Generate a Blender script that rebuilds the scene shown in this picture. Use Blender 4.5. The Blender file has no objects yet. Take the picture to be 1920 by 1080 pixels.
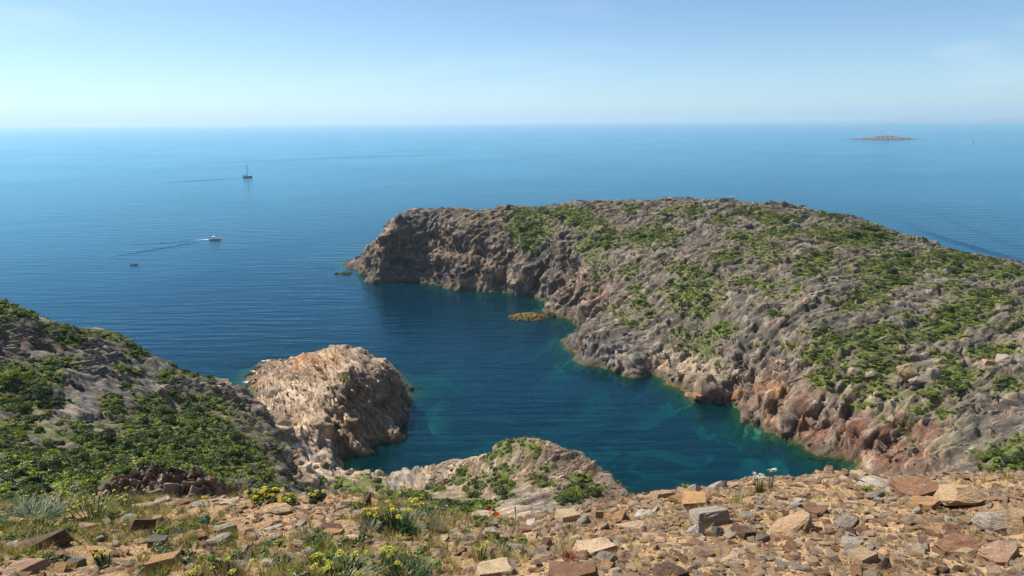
import bpy, bmesh, math, random
import numpy as np
from mathutils import Vector, Matrix, Quaternion
from mathutils.bvhtree import BVHTree

random.seed(7)
rng = np.random.RandomState(11)
scn = bpy.context.scene
COL = scn.collection
R = math.radians

# ------------------------------------------------------------------ camera
CAM_H = 70.0
PITCH, ROLL, FPX = R(13.72), R(0.42), 1280.0
c_f = np.array([0, math.cos(PITCH), -math.sin(PITCH)])
_r0 = np.array([1.0, 0, 0]); _u0 = np.array([0, math.sin(PITCH), math.cos(PITCH)])
c_r = math.cos(ROLL) * _r0 - math.sin(ROLL) * _u0
c_u = math.sin(ROLL) * _r0 + math.cos(ROLL) * _u0
c_o = np.array([0, 0, CAM_H])
cam_d = bpy.data.cameras.new('camera')
cam_d.lens = 24.0; cam_d.sensor_width = 36.0
cam_d.clip_start = 0.1; cam_d.clip_end = 120000
cam = bpy.data.objects.new('camera', cam_d); COL.objects.link(cam)
cam.matrix_world = Matrix(((c_r[0], c_u[0], -c_f[0], 0), (c_r[1], c_u[1], -c_f[1], 0),
                           (c_r[2], c_u[2], -c_f[2], CAM_H), (0, 0, 0, 1)))
scn.camera = cam

# ------------------------------------------------------------------ sky and sun
SUN_EL, SUN_AZ = R(53), R(-62)          # azimuth measured from +Y (the view), negative = left
world = bpy.data.worlds.new('World'); scn.world = world; world.use_nodes = True
wn, wl = world.node_tree.nodes, world.node_tree.links
bg = wn['Background']; bg.inputs['Strength'].default_value = 0.104
sky = wn.new('ShaderNodeTexSky'); sky.sky_type = 'NISHITA'; sky.sun_disc = False
sky.sun_elevation = SUN_EL; sky.sun_rotation = SUN_AZ
sky.air_density = 0.68; sky.dust_density = 0.3; sky.ozone_density = 3.5; sky.altitude = 0
# thin cirrus over the blue
w_tc = wn.new('ShaderNodeTexCoord'); w_map = wn.new('ShaderNodeMapping')
w_map.inputs['Rotation'].default_value = (0, R(-8), R(20)); w_map.inputs['Scale'].default_value = (1.2, 3.0, 9.0)
w_n = wn.new('ShaderNodeTexNoise'); w_n.inputs['Scale'].default_value = 1.5
w_n.inputs['Detail'].default_value = 7; w_n.inputs['Distortion'].default_value = 0.6
w_r = wn.new('ShaderNodeMapRange'); w_r.inputs['From Min'].default_value = 0.52; w_r.inputs['From Max'].default_value = 0.86
w_r.inputs['To Max'].default_value = 0.5
w_m = wn.new('ShaderNodeMix'); w_m.data_type = 'RGBA'; w_m.inputs['B'].default_value = (6.2, 6.9, 7.6, 1)
wl.new(w_tc.outputs['Generated'], w_map.inputs['Vector']); wl.new(w_map.outputs['Vector'], w_n.inputs['Vector'])
wl.new(w_n.outputs['Fac'], w_r.inputs['Value']); wl.new(w_r.outputs['Result'], w_m.inputs['Factor'])
w_t = wn.new('ShaderNodeMix'); w_t.data_type = 'RGBA'; w_t.blend_type = 'MULTIPLY'; w_t.inputs['Factor'].default_value = 1
w_t.inputs['B'].default_value = (0.88, 0.99, 0.965, 1)          # one white balance for the whole sky
wl.new(sky.outputs['Color'], w_t.inputs['A']); wl.new(w_t.outputs['Result'], w_m.inputs['A']); wl.new(w_m.outputs['Result'], bg.inputs['Color'])
sun_d = bpy.data.lights.new('sun', 'SUN'); sun_d.energy = 5.0; sun_d.angle = R(0.53); sun_d.color = (1.0, 0.94, 0.84)
sun = bpy.data.objects.new('sun', sun_d); COL.objects.link(sun)
_sd = Vector((math.sin(SUN_AZ) * math.cos(SUN_EL), math.cos(SUN_AZ) * math.cos(SUN_EL), math.sin(SUN_EL)))
sun.rotation_euler = _sd.to_track_quat('Z', 'Y').to_euler()
vs = scn.view_settings
vs.view_transform = 'Standard'; vs.look = 'None'; vs.exposure = 0.5; vs.gamma = 1.0; vs.use_curve_mapping = False
scn.cycles.max_bounces = 6; scn.cycles.transparent_max_bounces = 8
scn.cycles.diffuse_bounces = 3; scn.cycles.glossy_bounces = 3; scn.cycles.volume_bounces = 2
scn.cycles.caustics_reflective = False; scn.cycles.caustics_refractive = False

# ------------------------------------------------------------------ photo geometry helpers (survey of the place)
def ray(px, py):
    return c_f + c_r * ((px - 960) / FPX) - c_u * ((py - 540) / FPX)
def at_z(px, py, z=0.0):
    d = ray(px, py); t = (z - CAM_H) / d[2]
    return c_o + d * t
def at_y(px, py, y):
    d = ray(px, py); return c_o + d * (y / d[1])
def project(P):
    q = P - c_o
    w = q @ c_f; w = np.where(w < 0.05, 0.05, w)
    return 960 + FPX * (q @ c_r) / w, 540 - FPX * (q @ c_u) / w

# ------------------------------------------------------------------ numpy noise
_perm = np.random.RandomState(3).permutation(256).astype(np.int32)
_perm = np.concatenate([_perm, _perm, _perm])
_g = np.random.RandomState(5).normal(size=(256, 3)).astype(np.float32)
_g /= np.linalg.norm(_g, axis=1)[:, None]
def perlin(p):
    p = np.asarray(p, np.float32)
    out = np.empty(len(p), np.float32)
    for s in range(0, len(p), 200000):
        q = p[s:s + 200000]
        i = np.floor(q); f = q - i; i = i.astype(np.int32) & 255
        u = f * f * f * (f * (f * 6 - 15) + 10)
        r = 0
        for dx in (0, 1):
            a = _perm[(i[:, 0] + dx) & 255]; wx = u[:, 0] if dx else 1 - u[:, 0]
            for dy in (0, 1):
                b = _perm[a + ((i[:, 1] + dy) & 255)]; wy = u[:, 1] if dy else 1 - u[:, 1]
                for dz in (0, 1):
                    h = _perm[b + ((i[:, 2] + dz) & 255)]; wz = u[:, 2] if dz else 1 - u[:, 2]
                    g = _g[h & 255]
                    r = r + (g[:, 0] * (f[:, 0] - dx) + g[:, 1] * (f[:, 1] - dy) + g[:, 2] * (f[:, 2] - dz)) * (wx * wy * wz)
        out[s:s + 200000] = r
    return out * 1.5
def fbm(p, octs=4, lac=2.03, gain=0.5):
    a, r = 1.0, 0
    p = np.asarray(p, np.float32)
    for o in range(octs):
        r = r + a * perlin(p); p = p * lac + 17.3; a *= gain
    return r
def ridged(p, octs=4, lac=2.1, gain=0.5):
    a, r = 1.0, 0
    p = np.asarray(p, np.float32)
    for o in range(octs):
        r = r + a * (1 - np.abs(perlin(p)) * 2.0); p = p * lac + 9.7; a *= gain
    return r - 0.6
def facets(q, seed=0):
    """broken rock: nearest-cell lookup; every cell is a tilted plane at its own height. Returns (plane height, distance to the crack)"""
    q = np.asarray(q, np.float32); n = len(q)
    H, E = np.empty(n, np.float32), np.empty(n, np.float32)
    tab = np.random.RandomState(seed + 77).uniform(-1, 1, (256, 7)).astype(np.float32)
    for s in range(0, n, 150000):
        p = q[s:s + 150000]; i = np.floor(p); f = p - i; i = i.astype(np.int32)
        b1 = np.full(len(p), 9e9, np.float32); b2 = b1.copy(); h = np.zeros(len(p), np.float32)
        for dx in (-1, 0, 1):
            a = _perm[(i[:, 0] + dx) & 255]
            for dy in (-1, 0, 1):
                b = _perm[a + ((i[:, 1] + dy) & 255)]
                for dz in (-1, 0, 1):
                    t = tab[_perm[b + ((i[:, 2] + dz) & 255)] & 255]
                    o0 = f[:, 0] - dx - .5 - .46 * t[:, 0]; o1 = f[:, 1] - dy - .5 - .46 * t[:, 1]; o2 = f[:, 2] - dz - .5 - .46 * t[:, 2]
                    d = o0 * o0 + o1 * o1 + o2 * o2
                    m = d < b1
                    b2 = np.where(m, b1, np.minimum(b2, d)); b1 = np.where(m, d, b1)
                    h = np.where(m, 0.8 * t[:, 3] + 1.7 * (t[:, 4] * o0 + t[:, 5] * o1 + t[:, 6] * o2), h)
        H[s:s + 150000] = h; E[s:s + 150000] = np.sqrt(b2) - np.sqrt(b1)
    return H, E
def sstep(a, b, x):
    t = np.clip((x - a) / (b - a), 0, 1); return t * t * (3 - 2 * t)
# ------------------------------------------------------------------ terrain: survey points -> base height
CP = []
def pt(p): CP.append((p[0], p[1], p[2]))
def Z(px, py, z): pt(at_z(px, py, z))
def YD(px, py, y): pt(at_y(px, py, y))
def W(x, y, z): CP.append((x, y, z))
def coast(pxs, side=1, d1=5.0, z1=-3.5, d2=16.0, z2=-9.0, inl=None):
    P = [at_z(a, b, 0.0)[:2] for a, b in pxs]
    for k, p in enumerate(P):
        a = P[max(k - 1, 0)]; b = P[min(k + 1, len(P) - 1)]
        d = b - a; d /= np.linalg.norm(d); n = np.array([d[1], -d[0]]) * side
        W(p[0], p[1], 0.0)
        q = p + n * d1; W(q[0], q[1], z1)
        q = p + n * d2; W(q[0], q[1], z2)
        if inl:
            q = p - n * inl[0]; W(q[0], q[1], inl[1])
# headland: shore towards the bay
coast([(672, 507), (700, 518), (735, 527), (790, 527), (832, 536), (885, 542), (940, 546)], inl=(4, 5.5))
coast([(985, 553), (1030, 568)], inl=(4, 4))
coast([(1028, 590), (1080, 600), (1086, 612), (1060, 642), (1075, 665), (1112, 686), (1165, 697), (1212, 699)], inl=(4, 4.0), d1=5, z1=-3)
coast([(1252, 720), (1292, 741), (1342, 754), (1392, 777), (1432, 803), (1452, 822), (1492, 834), (1535, 852), (1582, 860), (1606, 872)], inl=(4, 2.6), d1=5, z1=-2.2, d2=18, z2=-7)
coast([(1608, 884), (1600, 900), (1560, 930)], inl=(5, 3.0), d1=5, z1=-2, d2=15, z2=-6)
# cliff faces and the skyline
for a in [(694, 480, 8), (712, 458, 16), (728, 440, 21), (738, 415, 26), (748, 398, 30.5)]: Z(*a)
for a in [(768, 392, 326), (820, 391, 326), (870, 394, 328), (905, 394, 330), (950, 386, 332), (1000, 394, 334), (1045, 389, 336),
          (1090, 386, 338), (1150, 384, 340), (1200, 387, 338), (1250, 389, 335), (1300, 381, 330), (1345, 385, 325), (1400, 385, 320),
          (1450, 388, 312), (1500, 392, 304), (1560, 403, 294), (1620, 416, 284), (1680, 438, 272), (1720, 453, 262), (1760, 463, 255),
          (1820, 479, 246), (1875, 494, 238), (1920, 498, 232), (2050, 520, 222)]: YD(*a)
for a in [(760, 470, 13), (800, 500, 6.5), (790, 430, 22), (860, 440, 21), (860, 500, 9), (930, 500, 10), (930, 440, 21), (985, 500, 11.5), (1010, 450, 20.5),
          (1030, 520, 8.5), (1060, 545, 8), (1100, 565, 8.5), (1110, 500, 16), (1100, 430, 26), (1200, 500, 18), (1200, 430, 27),
          (1160, 600, 8), (1120, 640, 5.5), (1190, 660, 6), (1260, 660, 9), (1300, 560, 16), (1300, 470, 25), (1330, 690, 8.5), (1400, 600, 16),
          (1400, 440, 29), (1420, 720, 8), (1500, 520, 24), (1520, 640, 15), (1500, 760, 7.5), (1600, 700, 13), (1600, 580, 20), (1620, 470, 27),
          (1700, 520, 23), (1620, 800, 6.5), (1720, 760, 10), (1720, 640, 16), (1800, 560, 22), (1850, 640, 17), (1850, 740, 12.5), (1900, 540, 22.5),
          (1700, 850, 5.5), (1800, 840, 8.5), (1900, 850, 10), (1760, 900, 6), (1900, 900, 9), (2050, 700, 16), (2050, 850, 12)]: Z(*a)
# behind the skyline: the seaward side
for x, y, z in [(-86, 345, 0), (-60, 362, 0), (-20, 372, 0), (40, 380, 0), (90, 378, 0), (150, 362, 0), (200, 330, 0), (240, 290, 0), (270, 250, 0),
                (-90, 362, -10), (-40, 390, -12), (60, 402, -12), (170, 385, -12), (250, 320, -12), (300, 250, -10), (-115, 335, -11), (-110, 310, -12),
                (-60, 290, -13), (-20, 262, -13), (0, 235, -12), (-120, 220, -14), (-60, 230, -14), (-200, 300, -15), (-220, 180, -15), (-180, 400, -15), (0, 430, -15), (200, 430, -15), (320, 330, -14)]: W(x, y, z)
for x, y, z in [(90, 100, 12), (130, 100, 16), (180, 120, 20), (180, 170, 20), (230, 200, 18), (110, 70, 26), (160, 60, 34), (70, 40, 44), (220, 60, 36), (60, 75, 22), (52, 92, 7), (230, 120, 26)]: W(x, y, z)
# bay floor
for a in [(900, 640, -12), (900, 760, -11), (1000, 700, -11), (1100, 760, -9.5), (1200, 850, -6.5), (1300, 850, -5.2), (860, 830, -4.6), (760, 855, -3.2), (780, 800, -5.5), (960, 800, -7.5), (820, 700, -10), (1400, 880, -4), (1250, 900, -4.5), (1330, 800, -6), (1450, 860, -3.6), (700, 600, -13)]: Z(*a)
# rocky promontory in the middle
coast([(560, 676), (520, 676), (488, 682), (470, 698), (462, 712), (466, 722)], side=1, d1=5, z1=-2, d2=16, z2=-7)
coast([(735, 690), (768, 722), (772, 745), (768, 788), (742, 812), (692, 836), (648, 852), (640, 868), (652, 884)], side=-1, d1=5, z1=-3.5, d2=14, z2=-7, inl=(3.5, 3.6))
coast([(690, 886), (740, 890), (800, 894)], side=-1, d1=5, z1=-1.8, d2=12, z2=-5)
for a in [(636, 646, 16.5), (610, 655, 15.5), (580, 664, 13.5), (545, 680, 9.5), (690, 670, 14), (720, 690, 11.5), (748, 708, 8.0), (764, 718, 4),
          (650, 700, 15), (700, 720, 11.5), (600, 720, 10), (540, 730, 6), (500, 705, 2.0), (500, 740, 3), (530, 770, 6), (600, 780, 8.5), (660, 760, 10.5), (730, 760, 7.5), (740, 790, 4.5),
          (690, 800, 5), (640, 810, 5.5), (590, 830, 6.5), (610, 870, 5.5), (570, 860, 7.5), (600, 905, 8.5), (640, 895, 4)]: Z(*a)
W(-45, 180, 0); W(-30, 184, -2); W(-38, 192, -7); W(-20, 178, -1.5)
# left hillside
for a in [(-150, 520, 96), (0, 568, 104), (30, 577, 106), (62, 598, 108), (120, 616, 112), (190, 623, 118), (215, 631, 119), (240, 648, 120), (262, 656, 120), (300, 690, 122), (350, 706, 123),
          (400, 713, 126), (430, 720, 127), (458, 738, 124), (482, 768, 118), (512, 805, 110), (535, 845, 101), (552, 885, 92), (560, 920, 82)]: YD(*a)
for a in [(-150, 700, 76), (0, 700, 78), (0, 800, 62), (0, 900, 44), (100, 660, 97), (100, 740, 80), (100, 820, 65), (100, 900, 47), (200, 690, 98), (200, 780, 80), (200, 860, 62), (200, 910, 46),
          (300, 740, 100), (300, 800, 83), (300, 870, 66), (400, 760, 108), (400, 820, 92), (400, 890, 72), (470, 800, 105), (480, 870, 84), (520, 900, 79), (460, 920, 62), (350, 920, 52), (-150, 880, 46)]: YD(*a)
# foot of the left hill on its far and right side
for x, y, z in [(-62, 150, 0), (-75, 152, 0), (-95, 150, 0), (-120, 145, 0), (-48, 138, 3.5), (-60, 165, -5), (-90, 168, -8), (-130, 165, -9), (-40, 122, 7.5), (-35, 108, 9.5), (-31, 96, 12), (-28, 84, 15), (-170, 120, 0), (-190, 130, -8), (-150, 90, 30), (-120, 60, 46), (-100, 100, 44)]: W(x, y, z)
# knoll and the saddle before it
for a in [(800, 893, 2.5), (838, 866, 9), (880, 858, 13), (905, 849, 16), (945, 834, 21), (990, 823, 24), (1040, 831, 23.5), (1090, 851, 22), (1130, 881, 20.5), (1162, 906, 19.5), (1192, 941, 18.5)]: Z(*a)
for a in [(900, 900, 15), (960, 880, 22), (1040, 890, 23), (1100, 930, 22), (850, 910, 11), (800, 920, 13), (900, 940, 21), (1000, 950, 24), (960, 960, 26), (1080, 970, 25), (760, 930, 18), (700, 905, 11), (700, 940, 20), (620, 930, 15), (640, 950, 24), (850, 965, 27)]: Z(*a)
for x, y, z in [(18, 112, 0), (8, 116, 0), (0, 122, 0), (26, 98, 0), (34, 96, 0), (44, 98, 0), (20, 124, -4), (34, 112, -3), (3, 132, -5), (20, 92, 9), (28, 84, 12), (30, 70, 20), (18, 78, 19), (-8, 124, -1.0)]: W(x, y, z)
# the camera's own hill under the stony edge
for x, y, z in [(-14, 12, 60.0), (-6, 12, 60.5), (0, 12, 61), (6, 12, 61.5), (14, 12, 61.5), (-12, 17, 55), (0, 17, 54.5), (12, 17, 55), (-10, 30, 47), (0, 30, 43), (12, 30, 44), (0, 45, 34), (14, 48, 32), (-14, 48, 34),
                (30, 12, 62), (40, 30, 54), (30, 50, 36), (-30, 10, 61), (-30, 24, 52.5), (-45, 30, 50), (-60, 10, 62), (-60, 40, 48), (0, 0, 66), (30, 0, 68), (-30, 0, 66), (80, 10, 66), (-100, 20, 62), (140, 20, 58), (240, 20, 60)]: W(x, y, z)
CP = np.array(CP)
# thin out near-duplicates, then multiquadric interpolation
keep = []
for i in range(len(CP)):
    if all((CP[i, 0] - CP[j, 0])**2 + (CP[i, 1] - CP[j, 1])**2 > 1.7**2 for j in keep): keep.append(i)
CP = CP[keep]
MQ = 2.0
_d = np.sqrt(((CP[:, None, :2] - CP[None, :, :2])**2).sum(-1) + MQ * MQ)
_n = len(CP)
_A = np.zeros((_n + 1, _n + 1)); _A[:_n, :_n] = -_d + np.eye(_n) * 0.6
_A[:_n, _n] = 1; _A[_n, :_n] = 1
_w = np.linalg.solve(_A, np.append(CP[:, 2], 0))
GX0, GY0, GS, GNX, GNY = -230.0, -8.0, 1.6, 350, 282
_gx = GX0 + GS * np.arange(GNX); _gy = GY0 + GS * np.arange(GNY)
GRID = np.empty((GNY, GNX))
for j in range(GNY):
    d = np.sqrt((_gx[:, None] - CP[None, :, 0])**2 + (_gy[j] - CP[None, :, 1])**2 + MQ * MQ)
    GRID[j] = -d @ _w[:_n] + _w[_n]
def base_h(x, y):
    u = np.clip((x - GX0) / GS, 1, GNX - 3.001); v = np.clip((y - GY0) / GS, 1, GNY - 3.001)
    i = u.astype(int); j = v.astype(int); fu = u - i; fv = v - j
    def cw(t): return (-.5*t + t*t - .5*t**3, 1 - 2.5*t*t + 1.5*t**3, .5*t + 2*t*t - 1.5*t**3, -.5*t*t + .5*t**3)
    a, b = cw(fu), cw(fv); r = 0
    for m in range(4):
        s = 0
        for k in range(4): s = s + a[k] * GRID[j + m - 1, i + k - 1]
        r = r + b[m] * s
    return np.maximum(r, -15.5)
# ------------------------------------------------------------------ what grows where, which rock tone is where (photo pixels of the surveyed slopes)
VEG = [(990,430,42,22),(993,455,22,18),(967,403,25,9),(1003,403,30,11),(1060,400,55,8),(1090,412,36,14),(1117,457,30,18),(1093,473,10,8),(1140,447,25,15),
 (1207,443,35,18),(1193,540,15,9),(1200,567,15,10),(1187,607,20,7),(1220,590,12,8),(1187,390,25,5),(1235,440,35,16),(1245,401,20,7),(1350,412,18,9),
 (1455,409,40,11),(1462,437,55,7),(1556,441,55,11),(1620,445,50,20),(1361,480,28,12),(1385,445,18,9),(1286,506,30,12),(1519,502,30,14),(1537,485,25,14),
 (1421,529,45,11),(1297,536,45,13),(1294,562,45,16),(1316,585,25,11),(1687,491,50,17),(1781,484,60,13),(1840,493,40,7),(1639,551,38,17),(1668,525,40,17),
 (1605,574,22,9),(1837,562,55,17),(1807,585,45,24),(1762,618,45,17),(1800,514,30,11),(1886,514,35,11),(1354,619,26,11),(1448,585,20,7),(1545,626,22,9),
 (1650,622,35,11),(1594,645,50,14),(1545,667,32,17),(1680,640,40,9),(1650,682,40,15),(1552,712,28,17),(1605,709,25,8),(1789,712,32,28),(1875,652,35,15),
 (1781,671,22,9),(1744,735,20,11),(1631,727,20,9),(1616,757,22,9),(1886,727,25,11),(1620,754,20,9),(1721,772,18,8),(1766,774,14,11),(1882,858,40,24),
 (1300,400,20,6),(1560,404,30,5),(1400,398,25,6),(1330,515,18,7),(1500,540,14,6),(1470,590,10,5),(1430,650,12,5),(1475,650,12,5),(1270,620,12,6),
 (50,590,32,11),(20,575,20,10),(103,617,30,11),(177,627,30,7),(130,640,25,9),(103,687,25,14),(67,713,30,20),(133,680,20,11),(40,755,40,20),(60,735,22,14),(20,800,25,20),(257,657,16,7),
 (313,710,20,11),(240,695,30,8),(233,727,15,8),(213,747,14,8),(273,763,30,13),(207,767,20,11),(350,753,10,9),(320,738,15,8),(363,703,20,7),(393,710,15,8),
 (397,760,14,10),(353,783,16,11),(400,787,14,10),(377,807,20,10),(423,817,20,11),(367,837,25,12),(290,793,40,11),(283,817,45,13),(247,823,14,10),(317,840,50,15),
 (160,803,16,9),(167,840,35,13),(33,860,40,20),(123,880,40,20),(20,887,30,15),(200,863,50,18),(250,863,35,14),(353,880,25,12),(410,887,25,12),(457,840,14,10),
 (443,870,14,10),(493,887,16,12),(60,925,60,14),(150,915,40,12),(420,770,10,7),(430,850,16,9),(330,860,40,12),(90,840,40,14),(470,905,20,8),(400,915,40,8),
 (590,905,12,7),(660,925,30,10),(640,915,20,9),(700,908,26,9),(730,920,30,10),(780,935,30,9),(740,945,50,8),(820,945,30,8),(700,945,30,8),(860,900,10,10),(872,884,9,8),(820,920,9,8),
 (945,910,14,12),(945,926,16,9),(893,928,12,8),(1000,892,14,8),(1025,873,16,5),(1030,907,18,6),(1090,895,18,7),(1080,930,28,14),(1110,925,22,12),(1090,915,22,8),(990,835,14,5),(1000,850,10,5),
 (925,858,7,5),(935,870,8,4),(980,945,10,6),(1040,900,8,4),(648,706,8,7),(651,715,6,4),(713,708,7,3),(575,892,7,6),(900,955,30,8),(860,955,30,8),(230,855,170,38),(90,880,140,40),(400,850,95,45),(330,800,110,30),(50,740,60,45),(300,885,180,25),(1660,500,60,14),(1800,500,60,10),(1640,660,50,16)]
# rock colours, with shade painted in on two faces: (px, py, rx, ry, colour)
GREY, DARK, TAN = (0.18, 0.165, 0.15), (0.065, 0.062, 0.064), (0.36, 0.26, 0.175)
BRN, RED, ORA, PALE = (0.165, 0.105, 0.07), (0.19, 0.075, 0.042), (0.46, 0.215, 0.07), (0.50, 0.385, 0.28)
OLI = (0.17, 0.15, 0.085)
ROCK = [(790,430,50,35,DARK),(740,470,60,40,BRN),(770,505,60,25,DARK),(850,480,50,45,BRN),(900,430,50,25,BRN),(930,500,60,30,BRN),(960,430,30,20,DARK),
 (850,520,40,15,DARK),(940,530,60,10,TAN),(1040,490,30,35,DARK),(1020,530,40,20,DARK),(1090,545,45,40,BRN),(1130,560,30,30,BRN),(1110,650,60,30,DARK),(1170,670,45,25,GREY),
 (1250,690,40,25,TAN),(1310,690,45,25,PALE),(1280,725,40,20,BRN),(1420,735,90,30,BRN),(1390,710,50,10,TAN),(1500,770,90,50,RED),(1580,800,60,40,RED),(1560,760,60,40,BRN),(1680,840,80,45,RED),
 (1720,800,50,30,RED),(1370,750,60,20,BRN),(1450,740,20,14,ORA),(1800,830,40,20,OLI),(1650,730,70,40,OLI),(1720,750,60,30,OLI),(1800,700,60,30,OLI),
 (575,685,30,20,ORA),(572,682,36,20,(0.5,0.21,0.055)),(592,680,28,15,(0.5,0.21,0.055)),(620,665,20,10,(0.42,0.22,0.09)),(640,700,70,40,TAN),(560,770,70,60,TAN),(560,740,60,20,PALE),(690,760,50,50,BRN),(740,760,30,40,BRN),(590,860,45,40,PALE),(620,890,30,30,PALE),(500,700,35,18,BRN),(475,722,12,8,ORA),  # BRN on the promontory's right paints that face's shade into the rock
 (60,690,50,30,DARK),(30,640,40,25,DARK),(60,640,40,20,BRN),(220,690,60,30,GREY),(150,770,60,40,GREY),(100,830,30,20,GREY),(420,740,15,20,TAN),(500,820,30,50,DARK),(330,770,30,15,BRN),  # DARK by the ravine edge is the steep face's shade, put into the colour
 (880,880,40,20,TAN),(900,910,50,25,TAN),(960,960,60,10,PALE),(1000,860,60,25,BRN),(920,860,30,10,TAN),(1130,900,40,40,BRN),(1050,880,50,10,TAN),(1000,940,40,14,GREY),(760,900,60,10,GREY)]

def blob_mask(px, py, L):
    m = np.zeros(len(px), np.float32)
    for a in L:
        q = ((px - a[0]) / a[2])**2 + ((py - a[1]) / a[3])**2
        k = q < 6
        m[k] = np.maximum(m[k], np.exp(-q[k] * 0.8))
    return m

def rotm(az, dip):
    # axes along strike, along dip, across the beds
    s = np.array([math.sin(az), math.cos(az), 0]); a = np.array([math.cos(az), -math.sin(az), 0])
    n = a * math.sin(dip) + np.array([0, 0, math.cos(dip)]); t = np.cross(n, s)
    return np.stack([s, t, n], 1)
BED_H, BED_P, BED_L = rotm(R(66), R(60)), rotm(R(-25), R(58)), rotm(R(52), R(55))

def terrain_patch(x0, x1, y0, y1, s, side):
    nx, ny = int((x1 - x0) / s) + 1, int((y1 - y0) / s) + 1
    gx, gy = np.meshgrid(x0 + s * np.arange(nx), y0 + s * np.arange(ny))
    x, y = gx.ravel(), gy.ravel()
    h = base_h(x, y)
    sel = side(x, y) & (h > -3.0)
    e = 0.8
    nxv = -(base_h(x + e, y) - base_h(x - e, y)) / (2 * e); nyv = -(base_h(x, y + e) - base_h(x, y - e)) / (2 * e)
    N = np.stack([nxv, nyv, np.ones_like(nxv)], 1); N /= np.linalg.norm(N, axis=1)[:, None]
    P = np.stack([x, y, h], 1)
    idx = np.where(sel)[0]
    # grow the selection so whole faces survive
    ok = np.zeros(len(x), bool); ok[idx] = True
    remap = -np.ones(len(x), int); remap[idx] = np.arange(len(idx))
    P, N = P[idx], N[idx]
    i = np.arange(nx * ny).reshape(ny, nx)
    q = np.stack([i[:-1, :-1].ravel(), i[:-1, 1:].ravel(), i[1:, 1:].ravel(), i[1:, :-1].ravel()], 1)
    q = q[ok[q].all(1)]
    return P, N, remap[q]

def displace(P, N, reg):
    """reg: 0 headland, 1 promontory, 2 left hill, 3 knoll and own hill"""
    x, y, z = P.T
    px, py = project(P)
    warp = np.stack([fbm(P / 9.0, 2), fbm(P / 9.0 + 31.7, 2), fbm(P / 9.0 + 77.1, 2)], 1)
    px2 = px + warp[:, 0] * 14; py2 = py + warp[:, 1] * 9
    veg = blob_mask(px2, py2, VEG)
    vn = fbm(P / 3.2 + 5, 3)
    patch = fbm(P / np.array([16, 16, 16.]) + 2.2, 3)
    steep = 1 - N[:, 2]
    veg = np.clip(veg * 1.15 + 0.6 * vn * (veg > 0.12), 0, 1)
    wild = sstep(0.1, 0.45, patch + 0.35 * vn) * sstep(0.55, 0.25, steep) * sstep(3.5, 8, z) * 0.55
    wild = np.where(reg == 1, wild * 0.08, wild)
    wild = np.where((reg == 0) & (px < 960), wild * 0.4, wild)
    veg = np.maximum(veg * (z > 1.0), wild)
    rock = 1 - 0.72 * sstep(0.3, 0.75, veg)
    Q = np.empty_like(P); Q2 = np.empty_like(P)
    wl2 = np.stack([fbm(P / 30.0 + 3.1, 2), fbm(P / 30.0 + 13.7, 2), fbm(P / 30.0 + 57.1, 2)], 1)
    Pw = P + wl2 * 4.5 + warp * 0.7
    for k, B in ((0, BED_H), (1, BED_P), (2, BED_L), (3, BED_L)):
        m = reg == k
        if m.any(): Q[m] = Pw[m] @ B; Q2[m] = P[m] @ B
    shore = 0.5 + 0.5 * sstep(0.5, 5, z)
    big = np.where(reg == 0, 1.0, np.where(reg == 1, 0.8, 0.42))
    big = big * (0.55 + 0.75 * sstep(0.15, 0.5, steep))
    big = big * np.where((reg == 3) & (y < 40), 0.3, 1)
    d = big * shore * 3.3 * (fbm(P / 22.0, 2) * 0.45 + 0.6 * (ridged(Q / np.array([48, 16, 9.0]), 3, gain=0.42) - 0.2))
    fins = 0.3 + 0.9 * sstep(-0.35, 0.4, fbm(P / 10.0 + 71, 2))
    layer = ridged(Q / np.array([24, 9, 2.3]), 4, gain=0.55)
    amp = np.where(reg == 0, 1.0, np.where(reg == 1, 0.72, np.where(reg == 2, 0.62, 0.26))) * rock * shore * (0.55 + 0.5 * sstep(0.05, 0.35, steep))
    d = d + fins * amp * 0.35 * layer
    # broken beds: tilted blocks elongated along the strike, with open cracks between them
    jit = np.stack([fbm(P / 2.6 + 1.3, 2), fbm(P / 2.6 + 21.3, 2), fbm(P / 2.6 + 41.3, 2)], 1)
    h1, e1 = facets((Q + jit * 0.5) / np.array([15, 7, 3.4]), 1)
    h2, e2 = facets((Q + jit * 0.25) / np.array([6.5, 3.4, 1.8]), 2)
    h3, e3 = facets(Q / np.array([3.0, 1.6, 0.9]), 3)
    d = d + amp * (1.0 * h1 + 0.68 * h2 + 0.3 * h3) + np.where(reg == 3, 0.10, 0.0) * h3 * rock
    d = d - amp * (0.55 * sstep(0.07, 0.0, e1) + 0.25 * sstep(0.07, 0.0, e2))
    ph = Q[:, 2] / 2.9 + 0.55 * fbm(Q / np.array([14, 5, 5.0]) + 3, 3)
    saw = ph - np.floor(ph)
    d = d + fins * amp * 0.9 * (saw**1.4 - 0.4)
    d = d + (0.12 + 0.3 * rock) * 0.14 * fbm(P / 1.2, 3)
    layer = 0.5 * layer + 0.5 * h2
    D = P + N * d[:, None]
    return D, veg, steep, px, py, warp, layer, Q, h1 * 0.6 + h3 * 0.6

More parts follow.
